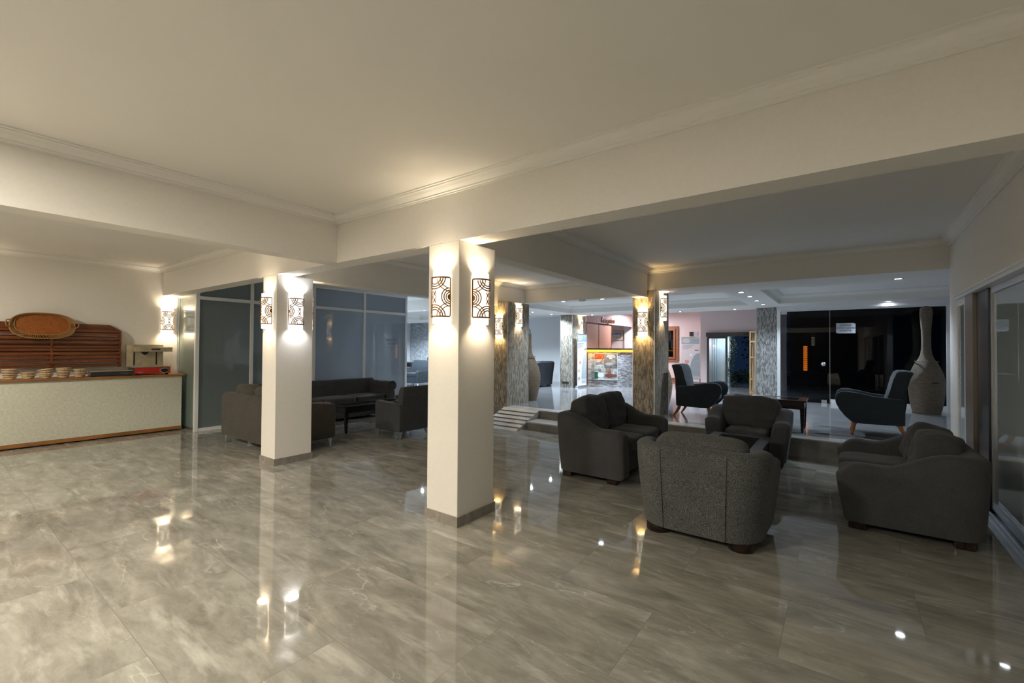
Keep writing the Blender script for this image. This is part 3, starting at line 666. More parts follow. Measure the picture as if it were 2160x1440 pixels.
# ================================================================== SOFT FURNITURE
def tub(bm, w, d, ta, tb, hb, ha, r=.18, z0=.075, flare=.06, front_tuck=.05, dip=0, fr=.11, back_lean=.03, samples=30, top_r=.06):
    """U shaped shell of arms and back; front at -y. path from left arm front round the back to right arm front"""
    xw, yf, yb = w/2-ta/2, -d/2, d/2-tb/2
    path = []
    na = samples
    for i in range(na+1):
        t = i/na; path.append((-xw, yf+(yb-r-yf)*t, -1, 0, t))
    for i in range(1, 10):
        a = PI/2*i/10; path.append((-xw+r-r*math.cos(a), yb-r+r*math.sin(a), -math.cos(a), math.sin(a), 1))
    path.append((-xw+r, yb, 0, 1, 1)); path.append((0, yb, 0, 1, 1)); path.append((xw-r, yb, 0, 1, 1))
    for i in range(1, 10):
        a = PI/2*(1-i/10); path.append((xw-r+r*math.cos(a), yb-r+r*math.sin(a), math.cos(a), math.sin(a), 1))
    for i in range(na, -1, -1):
        t = i/na; path.append((xw, yf+(yb-r-yf)*t, 1, 0, t))
    rings = []
    n = len(path)
    ext = []
    for k, (x, y, nx, ny, t) in enumerate(path):
        s = max(0, min(1, (t-.38)/.62)); s = s*s*(3-2*s)
        h = ha+(hb-ha)*s - dip*math.exp(-((t-.45)/.22)**2)
        th = ta+(tb-ta)*s
        yy = y-yf if t < 1 else 9
        sc = 1.0
        if yy < fr:
            q = 1-yy/fr; h -= .55*fr*q*q; sc = 1-.10*q**3
        th *= sc
        ext.append((x, y, nx, ny, t, h, th))
    def ring(x, y, nx, ny, t, h, th, inset=0.):
        # half thickness; outer side leans out with height
        o, i_ = th/2-inset, -th/2+inset
        rr = min(th/2, top_r)
        pts = []
        zs = [z0+inset, z0+.02, z0+(h-z0)*.25, z0+(h-z0)*.5, z0+(h-z0)*.75]
        for z in zs: pts.append((o, z))
        for j in range(1, 8):
            a = PI*j/8
            pts.append((math.cos(a)*(th/2-inset), h-rr-inset+math.sin(a)*rr))
        for z in (zs[4], zs[3], zs[2], z0+.02, z0+inset): pts.append((i_, z))
        out = []
        for q, z in pts:
            k = max(0, (z-z0)/(.75-z0))
            fl = flare*k*(abs(nx)) + (back_lean*k if ny > .5 else back_lean*k*max(0, ny))
            bul = .006*math.sin(min(1, k)*PI) if q > 0 else 0
            px, py = x+nx*(q+fl+bul), y+ny*(q+fl+bul)
            if t < .5:
                tuck = front_tuck*(1-min(1, k))**1.5*max(0, 1-(y-yf)/.35)
                py += tuck
            out.append((px, py, z))
        return out
    R_ = []
    e0 = ext[0]; e1 = ext[-1]
    def shift(rg, dy, cx, s):
        c = sum((Vector(p) for p in rg), Vector())/len(rg)
        return [(c.x+(p[0]-c.x)*s, p[1]+dy, c.z+(p[2]-c.z)*(1-(1-s)*.45)) for p in rg]
    rg = ring(*e0); R_ += [shift(rg, -.034, 0, .62), shift(rg, -.028, 0, .80), shift(rg, -.016, 0, .93)]
    R_ += [ring(*e) for e in ext]
    rg = ring(*e1); R_ += [shift(rg, -.016, 0, .93), shift(rg, -.028, 0, .80), shift(rg, -.034, 0, .62)]
    loft(bm, R_)
def sofa(name, label, w, d, ta, tb, hb, ha, seat_h, nseat, mat, loc, rz, ncush, cush_top, r=.16, flare=.05, dip=0., wr=.016, cw=None, piping=False, foot='block', cush_d=.26, tuck=.05, group=None, cat='sofa', fr=.11, top_r=.06, ce=3.4, cb=0.):
    t = thing(name, label, cat, loc, rz, group)
    bm = B(); tub(bm, w, d, ta, tb, hb, ha, r=r, flare=flare, dip=dip, front_tuck=tuck, fr=fr, top_r=top_r)
    link('arm_and_back_shell', bm, mat, t, 60)
    iw = w-2*ta
    link('seat_base', bx(-iw/2-.02, iw/2+.02, -d/2+.055, d/2-tb, .08, seat_h-.13, bev=.012), mat, t)
    sd = d-tb-.10
    for k in range(nseat):
        bm = B(); cwid = iw/nseat
        pillow(bm, cwid+.012, sd+.06, .17, (-iw/2+cwid*(k+.5), -d/2+.02+sd/2+.01, seat_h-.075), e=5.5, n=12, wr=.006, seed=k+3)
        link('seat_cushion', bm, mat, t, True)
    bw = (cw or iw)
    for k in range(ncush):
        bm = B(); cwid = bw/ncush; hh = cush_top-seat_h+.07
        pillow(bm, cwid+.03, cush_d, hh, (-bw/2+cwid*(k+.5), d/2-tb-cush_d*.38+cb, seat_h-.03+hh/2), e=ce, n=18, wr=wr, seed=k*7+len(label), tilt=-.17)
        link('back_cushion', bm, mat, t, True)
    if foot == 'block':
        for sx in (-1, 1):
            for sy in (-1, 1):
                bm = B(); box(bm, sx*(w/2-.13)-.075, sx*(w/2-.13)+.075, sy*(d/2-.13)-.06, sy*(d/2-.13)+.06, 0, .078, bev=.012); link('foot', bm, 'darkwood', t)
    elif foot == 'round':
        for sx in (-1, 1):
            for sy in (-1, 1):
                bm = B(); lathe(bm, [(.072, 0), (.078, .01), (.078, .078)], 28)
                for v in bm.verts: v.co.x *= 1.15
                bmesh.ops.translate(bm, verts=bm.verts, vec=(sx*(w/2-.15), sy*(d/2-.13), 0)); link('foot', bm, 'darkwood', t, 40)
    if piping:
        for sx in (-1, 1):
            bm = B(); pts = []
            for j in range(13):
                z = .08+(hb-.03-.08)*j/12; k = (z-.075)/(.75-.075)
                pts.append((sx*(w/2-ta/2-r+.03+.02*k), d/2+.03*k+.012*math.sin(min(1, k)*PI)+.001, z))
            tube(bm, pts, .0045, 6); link('piping', bm, mat, t, True)
    return t
sofa('loveseat', 'charcoal two seat sofa in front of the near stone pillar, turned toward the coffee table', 1.54, .82, .20, .20, .745, .60, .47, 2, 'fg', (-2.315, 5.32, 0), PI/2, 2, .872, cb=.085, r=.10, flare=.04, cush_d=.27, wr=.024, fr=.05, top_r=.05, ce=4.6, tuck=.0)
sofa('loveseat', 'charcoal two seat sofa on the right side beside the sliding glass doors', 1.42, .90, .20, .20, .70, .565, .44, 2, 'fg', (.425, 5.39, 0), -PI/2, 2, .775, cb=.07, r=.08, flare=.03, cush_d=.30, wr=.030, dip=.02, fr=.17, top_r=.05, ce=4.2, tuck=.07)
sofa('tub_armchair', 'grey tweed armchair seen from behind in front of the coffee table', .92, .84, .19, .17, .735, .60, .45, 1, 'tweed', (-.92, 4.01, 0), PI, 1, .755, r=.17, flare=.07, piping=True, foot='round', cw=.68, cush_d=.24, wr=.008, cat='armchair', ce=5, fr=.08)
sofa('tub_armchair', 'charcoal armchair facing the viewer behind the coffee table at the platform edge', .90, .74, .20, .18, .70, .58, .44, 1, 'fg', (-1.01, 6.84, 0), 0, 1, .815, r=.17, flare=.075, foot='round', cw=.68, cush_d=.27, wr=.026, cat='armchair', ce=4.6, fr=.05)

def wing(name, label, loc, rz):
    t = thing(name, label, 'armchair', loc, rz, 'dark wing armchairs')
    W_ = .60
    side = [(0, .19), (.0, .40), (.0, .53), (.03, .55), (.16, .552), (.34, .572), (.50, .610), (.62, .632), (.69, .625), (.745, .585), (.765, .52), (.755, .45), (.715, .36), (.65, .27), (.585, .205), (.54, .182), (.44, .180), (.2, .185)]
    for s in (-1, 1):
        bm = B(); x0, x1 = (s*(W_/2-.075), s*W_/2)
        prism(bm, [(-f, z) for f, z in side], min(x0, x1), max(x0, x1), 'x', bev=.024, seg=3)
        for v in bm.verts:
            v.co.x += s*.025*max(0, (v.co.z-.3))/.3
        link('arm', bm, 'slate', t, 50)
    bk = [(-.01, .19), (-.01, .52), (-.035, .66), (-.085, .82), (-.125, .90), (-.115, .925), (-.06, .935), (.02, .932), (.055, .905), (.085, .82), (.13, .68), (.19, .52), (.20, .36), (.16, .25), (.1, .19)]
    bm = B(); prism(bm, [(-f, z) for f, z in bk], -W_/2+.07, W_/2-.07, 'x', bev=.02, seg=3)
    for v in bm.verts:
        k = max(0, (v.co.z-.50)/.43); v.co.x *= 1+.16*math.sin(min(1, k*1.1)*PI*.75); v.co.y -= .035*k*(abs(v.co.x)/.25)**2
    link('backrest', bm, 'slate', t, 50)
    bm = B(); pillow(bm, W_-.14, .56, .17, (0, -.40, .385), e=5, n=10, sag=-.01); link('seat_cushion', bm, 'slate', t, True)
    link('seat_base', bx(-W_/2+.07, W_/2-.07, -.56, -.06, .195, .33, bev=.01), 'slate', t)
    for s in (-1, 1):
        bm = B(); tube(bm, [(s*.24, -.055, .21), (s*.24, -.035, .14), (s*.245, .005, .07), (s*.25, .055, 0)], [.030, .027, .020, .015], 10); link('leg', bm, 'orangewood', t, True)
        bm = B(); tube(bm, [(s*.24, -.53, .21), (s*.24, -.55, .15), (s*.245, -.555, .08), (s*.245, -.575, 0)], [.034, .028, .02, .016], 10); link('leg', bm, 'orangewood', t, True)
    return t
w1 = wing('wing_armchair', 'dark slate wooden legged armchair on the platform turned right, beside the near stone pillar', (-2.41, 8.56, PZ), PI/2)
w2 = copy_tree(w1, (.69, 8.28, PZ), -PI/2, 'dark slate wooden legged armchair on the platform turned left, before the rattan vase')

def table(label, x0, x1, y0, y1, z, ht, mat, glass, frame=.11, apr=.10, tk=.022):
    t = thing('coffee_table', label, 'table', ((x0+x1)/2, (y0+y1)/2, z)); w, d = x1-x0, y1-y0
    bm = B()
    a, b = w/2, d/2
    for q in ((-a, a, -b, -b+frame), (-a, a, b-frame, b), (-a, -a+frame, -b+frame, b-frame), (a-frame, a, -b+frame, b-frame)): box(bm, *q, ht-tk, ht, bev=.003)
    link('top_frame', bm, mat, t)
    link('glass_top', bx(-a+frame-.003, a-frame+.003, -b+frame-.003, b-frame+.003, ht-.010, ht-.002), glass, t)
    link('inner_panel', bx(-a+frame-.003, a-frame+.003, -b+frame-.003, b-frame+.003, ht-.030, ht-.018), mat, t)
    bm = B()
    for q in ((-a+.03, a-.03, -b+.03, -b+.05), (-a+.03, a-.03, b-.05, b-.03), (-a+.03, -a+.05, -b+.05, b-.05), (a-.05, a-.03, -b+.05, b-.05)): box(bm, *q, ht-tk-apr, ht-tk)
    link('apron', bm, mat, t)
    bm = B()
    for q in ((-a+.024, a-.024, -b+.024, -b+.030), (-a+.024, a-.024, b-.030, b-.024)): box(bm, *q, ht-tk-apr, ht-tk-apr+.012)
    link('bead', bm, mat, t)
    for sx in (-1, 1):
        for sy in (-1, 1):
            bm = B(); cx, cy = sx*(a-.05), sy*(b-.05)
            rg = [[(cx+dx*s, cy+dy*s, zz) for dx, dy in ((-1, -1), (1, -1), (1, 1), (-1, 1))] for s, zz in ((.013, 0), (.017, .035), (.020, .036), (.018, .045), (.028, ht-tk-apr), (.028, ht-tk))]
            loft(bm, rg); link('leg', bm, mat, t)
    return t
table('black glass topped coffee table between the four charcoal seats', -1.285, -.655, 4.80, 6.02, 0, .47, 'blackwood', 'tglass')
table('dark wooden side table with glass top on the platform between the wing armchairs', -1.52, -.41, 7.72, 8.30, PZ, .47, 'darkwood', 'tglass', apr=.11)
table('dark coffee table in the left lounge in front of the long rolled arm sofa', -7.31, -6.80, 4.43, 5.75, 0, .47, 'blackwood', 'tglass', frame=.05)

# ---- left lounge: sofa with its back to the viewer
def boxsofa(name, label, w, d, hb, ha, loc, rz, mat, head=True):
    t = thing(name, label, 'sofa', loc, rz)
    bm = B()
    # back (rear at +y)
    prism(bm, [(d/2-.20, .13), (d/2-.015, .13), (d/2, .17), (d/2, hb-.05), (d/2-.03, hb-.01), (d/2-.06, hb), (d/2-.16, hb), (d/2-.20, hb-.03)], -w/2+.01, w/2-.01, 'x', bev=.03)
    link('backrest', bm, mat, t, 50)
    for s in (-1, 1):
        bm = B(); pr_ = [(-d/2+.02, .13), (d/2-.02, .13), (d/2-.01, .18), (d/2-.02, hb-.04), (d/2-.10, hb-.02), (d/2-.30, ha+.015), (-d/2+.08, ha), (-d/2+.02, ha-.03), (-d/2, ha-.10), (-d/2, .18)]
        prism(bm, pr_, min(s*w/2, s*(w/2-.17)), max(s*w/2, s*(w/2-.17)), 'x', bev=.03); link('arm', bm, mat, t, 50)
    link('seat_base', bx(-w/2+.16, w/2-.16, -d/2+.03, d/2-.15, .13, .30, bev=.01), mat, t)
    for k in range(2):
        iw = (w-.34)/2
        bm = B(); pillow(bm, iw, d-.22, .17, (-iw/2+iw*k, -.10, .375), e=6, n=10); link('seat_cushion', bm, mat, t, True)
        bm = B(); pillow(bm, iw, .20, .42, (-iw/2+iw*k, d/2-.27, .62), e=4, n=10, tilt=-.1); link('back_cushion', bm, mat, t, True)
    if head:
        for k in range(2):
            iw = (w-.42)/2
            bm = B(); pillow(bm, iw+.01, .20, .22, (-iw/2+iw*k, d/2-.19, hb+.035), e=3, n=12, wr=.008, seed=k); link('headrest', bm, mat, t, True)
    for sx in (-1, 1):
        for sy in (-1, 1):
            bm = B(); x, y = sx*(w/2-.09), sy*(d/2-.06)
            prism(bm, [(x-sx*.03, .135), (x+sx*.055, .135), (x+sx*.045, 0), (x+sx*.03, 0)][::sx], y-.008, y+.008, 'y'); link('leg', bm, 'alu', t)
    return t
boxsofa('lounge_sofa', 'brown grey sofa with metal legs seen from behind, partly hidden by a white pillar', 1.64, .95, .775, .665, (-6.945, 3.365, 0), PI, 'hound2')
# ---- long rolled arm sofa along the frosted glass
def chester(label, w, d, loc, rz):
    t = thing('long_sofa', label, 'sofa', loc, rz)
    bm = B(); prism(bm, [(d/2-.26, .10), (d/2-.05, .10), (d/2-.03, .66), (d/2-.01, .72), (d/2-.05, .77), (d/2-.13, .785), (d/2-.19, .755), (d/2-.22, .66), (d/2-.28, .40)], -w/2+.05, w/2-.05, 'x', bev=.015)
    link('backrest', bm, 'hound', t, 50)
    for s in (-1, 1):
        pts = []
        for j in range(17):
            a = -PI*.62+2*PI*.86*j/16
            pts.append((s*(w/2-.10+.105*math.cos(a)), .64+.105*math.sin(a)))
        prof = [(s*(w/2-.19), .10), (s*(w/2-.03), .10), (s*(w/2-.03), .52)]+pts+[(s*(w/2-.20), .50)]
        bm = B(); prism(bm, prof[::1], -d/2, d/2-.06, 'y', bev=.012); link('rolled_arm', bm, 'hound', t, 50)
        bm = B(); tube(bm, [(p[0], -d/2-.002, p[1]) for p in prof[2:]], .006, 6); link('piping', bm, 'hound', t, True)
    link('seat_base', bx(-w/2+.17, w/2-.17, -d/2+.03, d/2-.2, .06, .34, bev=.02), 'hound', t)
    n = 3; iw = (w-.40)/n
    for k in range(n):
        bm = B(); pillow(bm, iw, d-.30, .15, (-w/2+.20+iw*(k+.5), -.10, .39), e=7, n=10); link('seat_cushion', bm, 'hound', t, True)
    for sx in (-1, 1):
        for sy in (-1, 1):
            bm = B(); box(bm, sx*(w/2-.15)-.03, sx*(w/2-.15)+.03, sy*(d/2-.12)-.03, sy*(d/2-.12)+.03, 0, .10); link('leg', bm, 'darkwood', t)
    return t
chester('long grey sofa with rolled arms against the frosted glass partition', 2.60, .92, (-8.47, 5.18, 0), PI/2)
# ---- small armchair with tapered metal legs
def smallchair(name, label, loc, rz, mat, w=.66, d=.64, hb=.85, ha=.60, leg='alu', z0=.12, group=None):
    t = thing(name, label, 'armchair', loc, rz, group)
    for s in (-1, 1):
        bm = B(); pr_ = [(-d/2, z0), (d/2-.02, z0), (d/2, z0+.03), (d/2+.005, ha-.03), (d/2-.13, ha-.045), (-d/2+.05, ha), (-d/2+.005, ha-.02), (-d/2-.008, ha-.07)]
        prism(bm, pr_, min(s*w/2, s*(w/2-.11)), max(s*w/2, s*(w/2-.11)), 'x', bev=.02); link('arm', bm, mat, t, 50)
    bm = B(); prism(bm, [(d/2-.17, z0), (d/2, z0), (d/2+.012, .5), (d/2+.06, hb-.03), (d/2+.045, hb), (d/2-.02, hb), (d/2-.06, hb-.04), (d/2-.14, .5)], -w/2+.03, w/2-.03, 'x', bev=.015); link('backrest', bm, mat, t, 50)
    link('seat_base', bx(-w/2+.10, w/2-.10, -d/2+.02, d/2-.12, z0, .30, bev=.01), mat, t)
    bm = B(); pillow(bm, w-.22, d-.14, .15, (0, -.06, .36), e=6, n=8); link('seat_cushion', bm, mat, t, True)
    for sx in (-1, 1):
        for sy in (-1, 1):
            bm = B(); x, y = sx*(w/2-.05), sy*(d/2-.05)
            loft(bm, [[(x+dx*s_+sx*o_, y+dy*s_+sy*o_, zz) for dx, dy in ((-1, -1), (1, -1), (1, 1), (-1, 1))] for s_, o_, zz in ((.010, .02, 0), (.032, 0, z0))]); link('leg', bm, leg, t)
    return t
smallchair('lounge_armchair', 'grey armchair with tapered metal legs between the two white pillars', (-6.03, 5.03, 0), -PI/2, 'hound')
# far lounge beyond the partition
smallchair('far_armchair', 'dark grey armchair far away in the lounge left of the near pillar', (-10.62, 9.35, PZ), 0.2, 'slate', w=.72, d=.70, hb=.80, ha=.50, group='far lounge seats')
def farsofa(label, loc, rz, w):
    t = thing('far_sofa', label, 'sofa', loc, rz, 'far lounge seats')
    for s in (-1, 1): link('arm', bx(min(s*w/2, s*(w/2-.2)), max(s*w/2, s*(w/2-.2)), -.42, .42, .06, .62, bev=.05, seg=3), 'hound', t, 50)
    link('backrest', bx(-w/2+.05, w/2-.05, .2, .44, .06, .78, bev=.06, seg=3), 'hound', t, 50); link('seat_base', bx(-w/2+.18, w/2-.18, -.42, .22, .06, .42, bev=.04, seg=3), 'hound', t, 50)
    for sx in (-1, 1): link('foot', bx(sx*(w/2-.1)-.04, sx*(w/2-.1)+.04, -.3, .3, 0, .062), 'black', t)
farsofa('grey sofa against the textured stone wall far in the left lounge', (-13.6, 13.3, PZ), 0, 2.2)
farsofa('blue grey sofa beside the frosted glass corner in the far lounge', (-14.2, 11.2, PZ), PI/2, 1.8)
# leather armchairs by the back wall
def club(label, loc, rz):
    t = thing('leather_armchair', label, 'armchair', loc, rz, 'black leather armchairs')
    w, d = .86, .80
    for s in (-1, 1):
        bm = B(); prism(bm, [(-d/2+.10, .06), (d/2-.10, .06), (d/2, .76), (-d/2-.02, .70)], min(s*w/2, s*(w/2-.19)), max(s*w/2, s*(w/2-.19)), 'x', bev=.03); link('arm', bm, 'leather', t, 50)
    bm = B(); prism(bm, [(d/2-.26, .06), (d/2-.10, .06), (d/2+.01, .77), (d/2-.18, .77)], -w/2+.1, w/2-.1, 'x', bev=.03); link('backrest', bm, 'leather', t, 50)
    link('seat', bx(-w/2+.17, w/2-.17, -d/2+.06, d/2-.22, .08, .42, bev=.04, seg=3), 'leather', t, 50)
    for sx in (-1, 1):
        for sy in (-1, 1): link('foot', bx(sx*.3-.05, sx*.3+.05, sy*.25-.05, sy*.25+.05, 0, .062), 'black', t)
    return t
club('black leather armchair left of the grey stone pillar, nearest of the pair', (-7.72, 11.75, PZ), -PI/2-.1)
club('black leather armchair behind the nearer leather one', (-8.35, 12.75, PZ), -PI/2-.1)
club('black leather armchair mostly hidden beside the tall vase', (-8.95, 11.6, PZ), PI/2)

# ================================================================== VASES
def vase(label, loc, prof, mat, hole=False, cat='vase'):
    t = thing('rattan_vase', label, cat, loc)
    bm = B(); pts = []
    for (r1, z1), (r2, z2) in zip(prof[:-1], prof[1:]):
        for k in range(4): f = k/4; pts.append((r1+(r2-r1)*f, z1+(z2-z1)*f))
    pts.append(prof[-1]); lathe(bm, pts, 44); link('body', bm, mat, t, True)
    for z, r in ((.99, .172), (.0, prof[1][0]-.002)):
        bm = B(); tube(bm, [((r+.004)*math.cos(2*PI*k/30), (r+.004)*math.sin(2*PI*k/30), z+.012) for k in range(31)], .007, 6); link('rim_band', bm, 'wicker', t, True)
    return t
PR = [(0, 0), (.205, 0), (.225, .08), (.250, .22), (.268, .40), (.275, .55), (.268, .66), (.24, .78), (.20, .89), (.16, .98), (.118, 1.05), (.088, 1.13), (.074, 1.25), (.070, 1.4), (.074, 1.6), (.084, 1.75), (.094, 1.88), (.096, 1.95), (.088, 2.03), (.055, 2.075), (0, 2.085)]
v = vase('tall rattan bottle vase with round headed neck before the black glass, right end', (1.33, 11.76, PZ), PR, 'wicker')
bm = B(); pillow(bm, .12, .02, .02, (.10, -.262, .60), e=2.5, n=4); o = link('torn_hole', bm, 'black', v)
PR2 = [(0, 0), (.20, 0), (.235, .12), (.275, .32), (.292, .50), (.285, .62), (.25, .76), (.20, .88), (.15, .98), (.105, 1.07), (.080, 1.18), (.075, 1.35), (.075, 1.535), (0, 1.535)]
v = vase('tall rattan vase with wire loops on top, half hidden by the ramp pillar', (-5.90, 8.62, PZ), PR2, 'wickerd')
bm = B()
for k in range(4):
    a = PI*k/4; tube(bm, [(.06*math.cos(a)*math.cos(b), .06*math.sin(a)*math.cos(b), 1.53+.14*math.sin(b)) for b in [PI*j/10 for j in range(11)]], .003, 5)
link('wire_loops', bm, 'black', v)
vase('dark rattan vase mostly hidden behind the near stone pillar', (-2.975, 8.93, PZ), [(r, z*.95) for r, z in PR2], 'wickerd')

# ================================================================== COUNTER AND ITS THINGS
t = thing('buffet_counter', 'pale rough stucco counter with wooden top along the left wall', 'counter', (-9.7, .5, 0))
link('stucco_body', bx(-.23, .235, -3.6, 2.395, .075, .958), 'stucco', t)
link('wooden_top', bx(-.235, .27, -3.62, 2.43, .959, .992, bev=.004), 'counterwood', t)
link('kick_board', bx(-.21, .245, -3.6, 2.40, .02, .074), 'counterwood', t)['label'] = 'orange brown wooden kick board'
link('feet', bx(-.2, .15, -3.5, 2.3, 0, .02), 'black', t)
CT = .992
def basket_mesh(r=.084, h=.050):
    bm = B(); n = 30
    prof = [(0, 0), (r*.60, 0), (r*.70, h*.35), (r*.86, h*.85), (r*.90, h), (r*.86, h*1.0), (r*.82, h*.9), (r*.64, h*.4), (r*.54, .006), (0, .006)]
    loft(bm, [[(q*math.cos(2*PI*k/n)*(1+.008*(k % 2)), q*math.sin(2*PI*k/n)*(1+.008*(k % 2)), z) for k in range(n)] for q, z in prof])
    return bm
b0 = link('bread_basket', basket_mesh(), 'straw', smooth=50); tag(b0, 'x', 'basket', 'small straw baskets in stacks on the counter')
bm = B(); tube(bm, [(.082*math.cos(2*PI*k/24), .082*math.sin(2*PI*k/24), .048) for k in range(25)], .0062, 6); link('braided_rim', bm, 'straw', b0, True)
stacks = [(.86, 5, 'leftmost stack'), (1.04, 3, 'short second stack from the left'), (1.22, 4, 'third stack from the left, leaning'), (1.41, 5, 'tall fourth stack'), (1.59, 4, 'fifth stack beside the black hot plate'), (1.775, 1, ''), (1.97, 1, '')]
first = True
ordn = ['bottom', 'second', 'third', 'fourth', 'top']
for y, n, nmx in stacks:
    for k in range(n):
        if n == 1: lb = 'single straw basket behind the black hot plate, ' + ('left one' if y < 1.9 else 'right one, nearer the toaster grill')
        else:
            pos = 'top' if k == n-1 else ordn[k]
            lb = 'small straw basket, %s of the %s' % (pos + (' from below' if pos not in ('top', 'bottom') else ''), nmx)
        loc = (-9.60 if n > 1 else -9.775, y, CT+.0015+k*.0245)
        if first: c = b0; c.location = loc; c['label'] = lb; first = False
        else: c = copy_tree(b0, loc, 0, lb)
        if nmx.startswith('third') and k > 1: c.rotation_euler = (.07*(k-1), 0, 0); c.location.z += .006*(k-1)
# black hot plate
t = thing('hot_plate', 'flat black warming tray with a steel top left of the red toaster grill', 'hot plate', (-9.55, 1.93, CT))
link('body', bx(-.12, .065, -.235, .29, .008, .078, bev=.006), 'blacksteel', t); link('steel_top', bx(-.125, .068, -.24, .292, .079, .088, bev=.002), 'steel', t)
for sx in (-.09, .04):
    for sy in (-.21, .26): link('foot', bx(sx-.012, sx+.012, sy-.012, sy+.012, 0, .009), 'black', t)
text('maker_mark', 'Cookplus', .03, 'greyink', t, face_m((.0655, .18, .046), '+x'))
# salamander grill
t = thing('toaster_grill', 'steel salamander toaster grill with a red control panel at the counter end', 'grill', (-9.68, 2.475, CT))
link('back_panel', bx(-.21, -.12, -.275, .235, .13, .515, bev=.004), 'steel', t)
link('lower_tray', bx(-.20, .185, -.25, .265, .128, .150, bev=.003), 'steel', t)
link('base_box', bx(-.19, .17, -.235, .255, .022, .127, bev=.004), 'blacksteel', t)
link('red_panel', bx(.171, .180, -.235, .262, .026, .122), 'red', t)
bm = B(); lathe(bm, [(0, 0), (.038, 0), (.038, .004), (0, .004)], 32)
for v_ in bm.verts: v_.co.x *= 1.8
bmesh.ops.transform(bm, matrix=face_m((.1805, .175, .074), '+x'), verts=bm.verts); kp = link('oval_dial_plate', bm, 'white', t)
bm = B(); lathe(bm, [(0, 0), (.034, 0), (.034, .002), (0, .002)], 32)
for v_ in bm.verts: v_.co.x *= 1.85
bmesh.ops.transform(bm, matrix=face_m((.1850, .175, .074), '+x'), verts=bm.verts); link('dial_inset', bm, 'black', kp)
for dy in (-.03, .02):
    bm = B(); lathe(bm, [(0, 0), (.010, 0), (.009, .012), (0, .012)], 16); bmesh.ops.transform(bm, matrix=face_m((.187, .175+dy, .074), '+x'), verts=bm.verts); link('knob', bm, 'black', t)
text('maker_mark', 'inoksan', .024, 'white', t, face_m((.181, -.16, .052), '+x'))
bm = B(); box(bm, -.12, .19, -.185, .285, .395, .475, bev=.006); h_ = link('grill_head', bm, 'steel', t)
link('handle', bx(.191, .207, -.02, .105, .428, .448, bev=.006), 'black', h_)
for y in (-.175, .135): link('guide_slot', bx(-.119, -.114, y-.009, y+.009, .165, .385), 'black', t)
bm = B(); prism(bm, [(-.085, .39), (.03, .39), (.0, .345), (-.03, .335), (-.06, .35)], -.1195, -.116); link('soot_stain', bm, 'blacksteel', t)
for sy in (-.2, .22): link('foot', bx(.10, .14, sy-.02, sy+.02, 0, .022), 'black', t)
# wooden bread rack
t = thing('bread_rack', 'mahogany slatted bread rack on the counter behind the straw baskets', 'rack', (-9.86, 1.0, 1.135))
bm = B(); prism(bm, [(-1.9, .57), (-1.9, .70), (.99, .70), (1.12, .61), (1.12, .57)], -.03, -.008); link('top_board', bm, 'rackwood', t)
for y in (1.115, .30, -.9):
    bm = B(); prism(bm, [(-.06, .0), (-.06, .62), (.0, .62), (.055, .58), (.075, .50), (.07, .40), (.03, .31), (.03, .285), (.075, .27), (.10, .18), (.095, .10), (.06, 0)], y-.012, y+.012, 'y'); link('end_bracket' if y > 1 else 'centre_bracket', bm, 'rackwood', t)
for x, z in ((-.03, .555), (-.03, .49), (-.03, .43), (.035, .585), (.058, .535), (.065, .470), (.060, .405), (.02, .33), (-.03, .26), (.05, .285), (.085, .225), (.090, .16), (.085, .095), (.05, .03), (-.03, .15), (-.03, .03), (-.045, .365), (-.045, .315), (-.045, .205), (-.045, .095)):
    link('slat', bx(x-.007, x+.007, -1.9, 1.103, z-.018, z+.018, bev=.004), 'rackwood', t)
# oval rattan tray
t = thing('rattan_tray', 'large oval brown rattan tray leaning on the bread rack', 'tray', (-9.775, 1.20, 1.80))
tl = -.16
Rm = Matrix.Rotation(tl, 4, 'Y')
def ov(a, rx, rz, e=2.6):
    c, s = math.cos(a), math.sin(a); return (rx*math.copysign(abs(c)**(2/e), c), rz*math.copysign(abs(s)**(2/e), s))
bm = B(); n = 48
loft(bm, [[(x, ov(2*PI*k/n, .292, .158)[0], ov(2*PI*k/n, .292, .158)[1]) for k in range(n)] for x in (-.012, .0)]); bmesh.ops.transform(bm, matrix=Rm, verts=bm.verts); link('woven_base', bm, 'tray', t)
bm = B(); tube(bm, [(.01, *ov(2*PI*k/n, .296, .162)) for k in range(n+1)], .010, 8); tube(bm, [(.05, ov(2*PI*k/n, .345, .195)[0], ov(2*PI*k/n, .345, .195)[1]-.028) for k in range(n+1)], .009, 8)
for k in range(110):
    a = 2*PI*k/110; p = ov(a, .296, .162); q = ov(a+.06, .345, .195); tube(bm, [(.01, *p), (.05, q[0], q[1]-.028)], .0045, 5)
bmesh.ops.transform(bm, matrix=Rm, verts=bm.verts); link('cane_rim', bm, 'traycane', t, True)
for s in (-1, 1):
    bm = B(); tube(bm, [(.05, s*.335, -.055), (.07, s*.375, -.045), (.075, s*.385, 0), (.07, s*.375, .045), (.05, s*.335, .055)], .008, 8); bmesh.ops.transform(bm, matrix=Rm, verts=bm.verts); link('handle', bm, 'traycane', t, True)

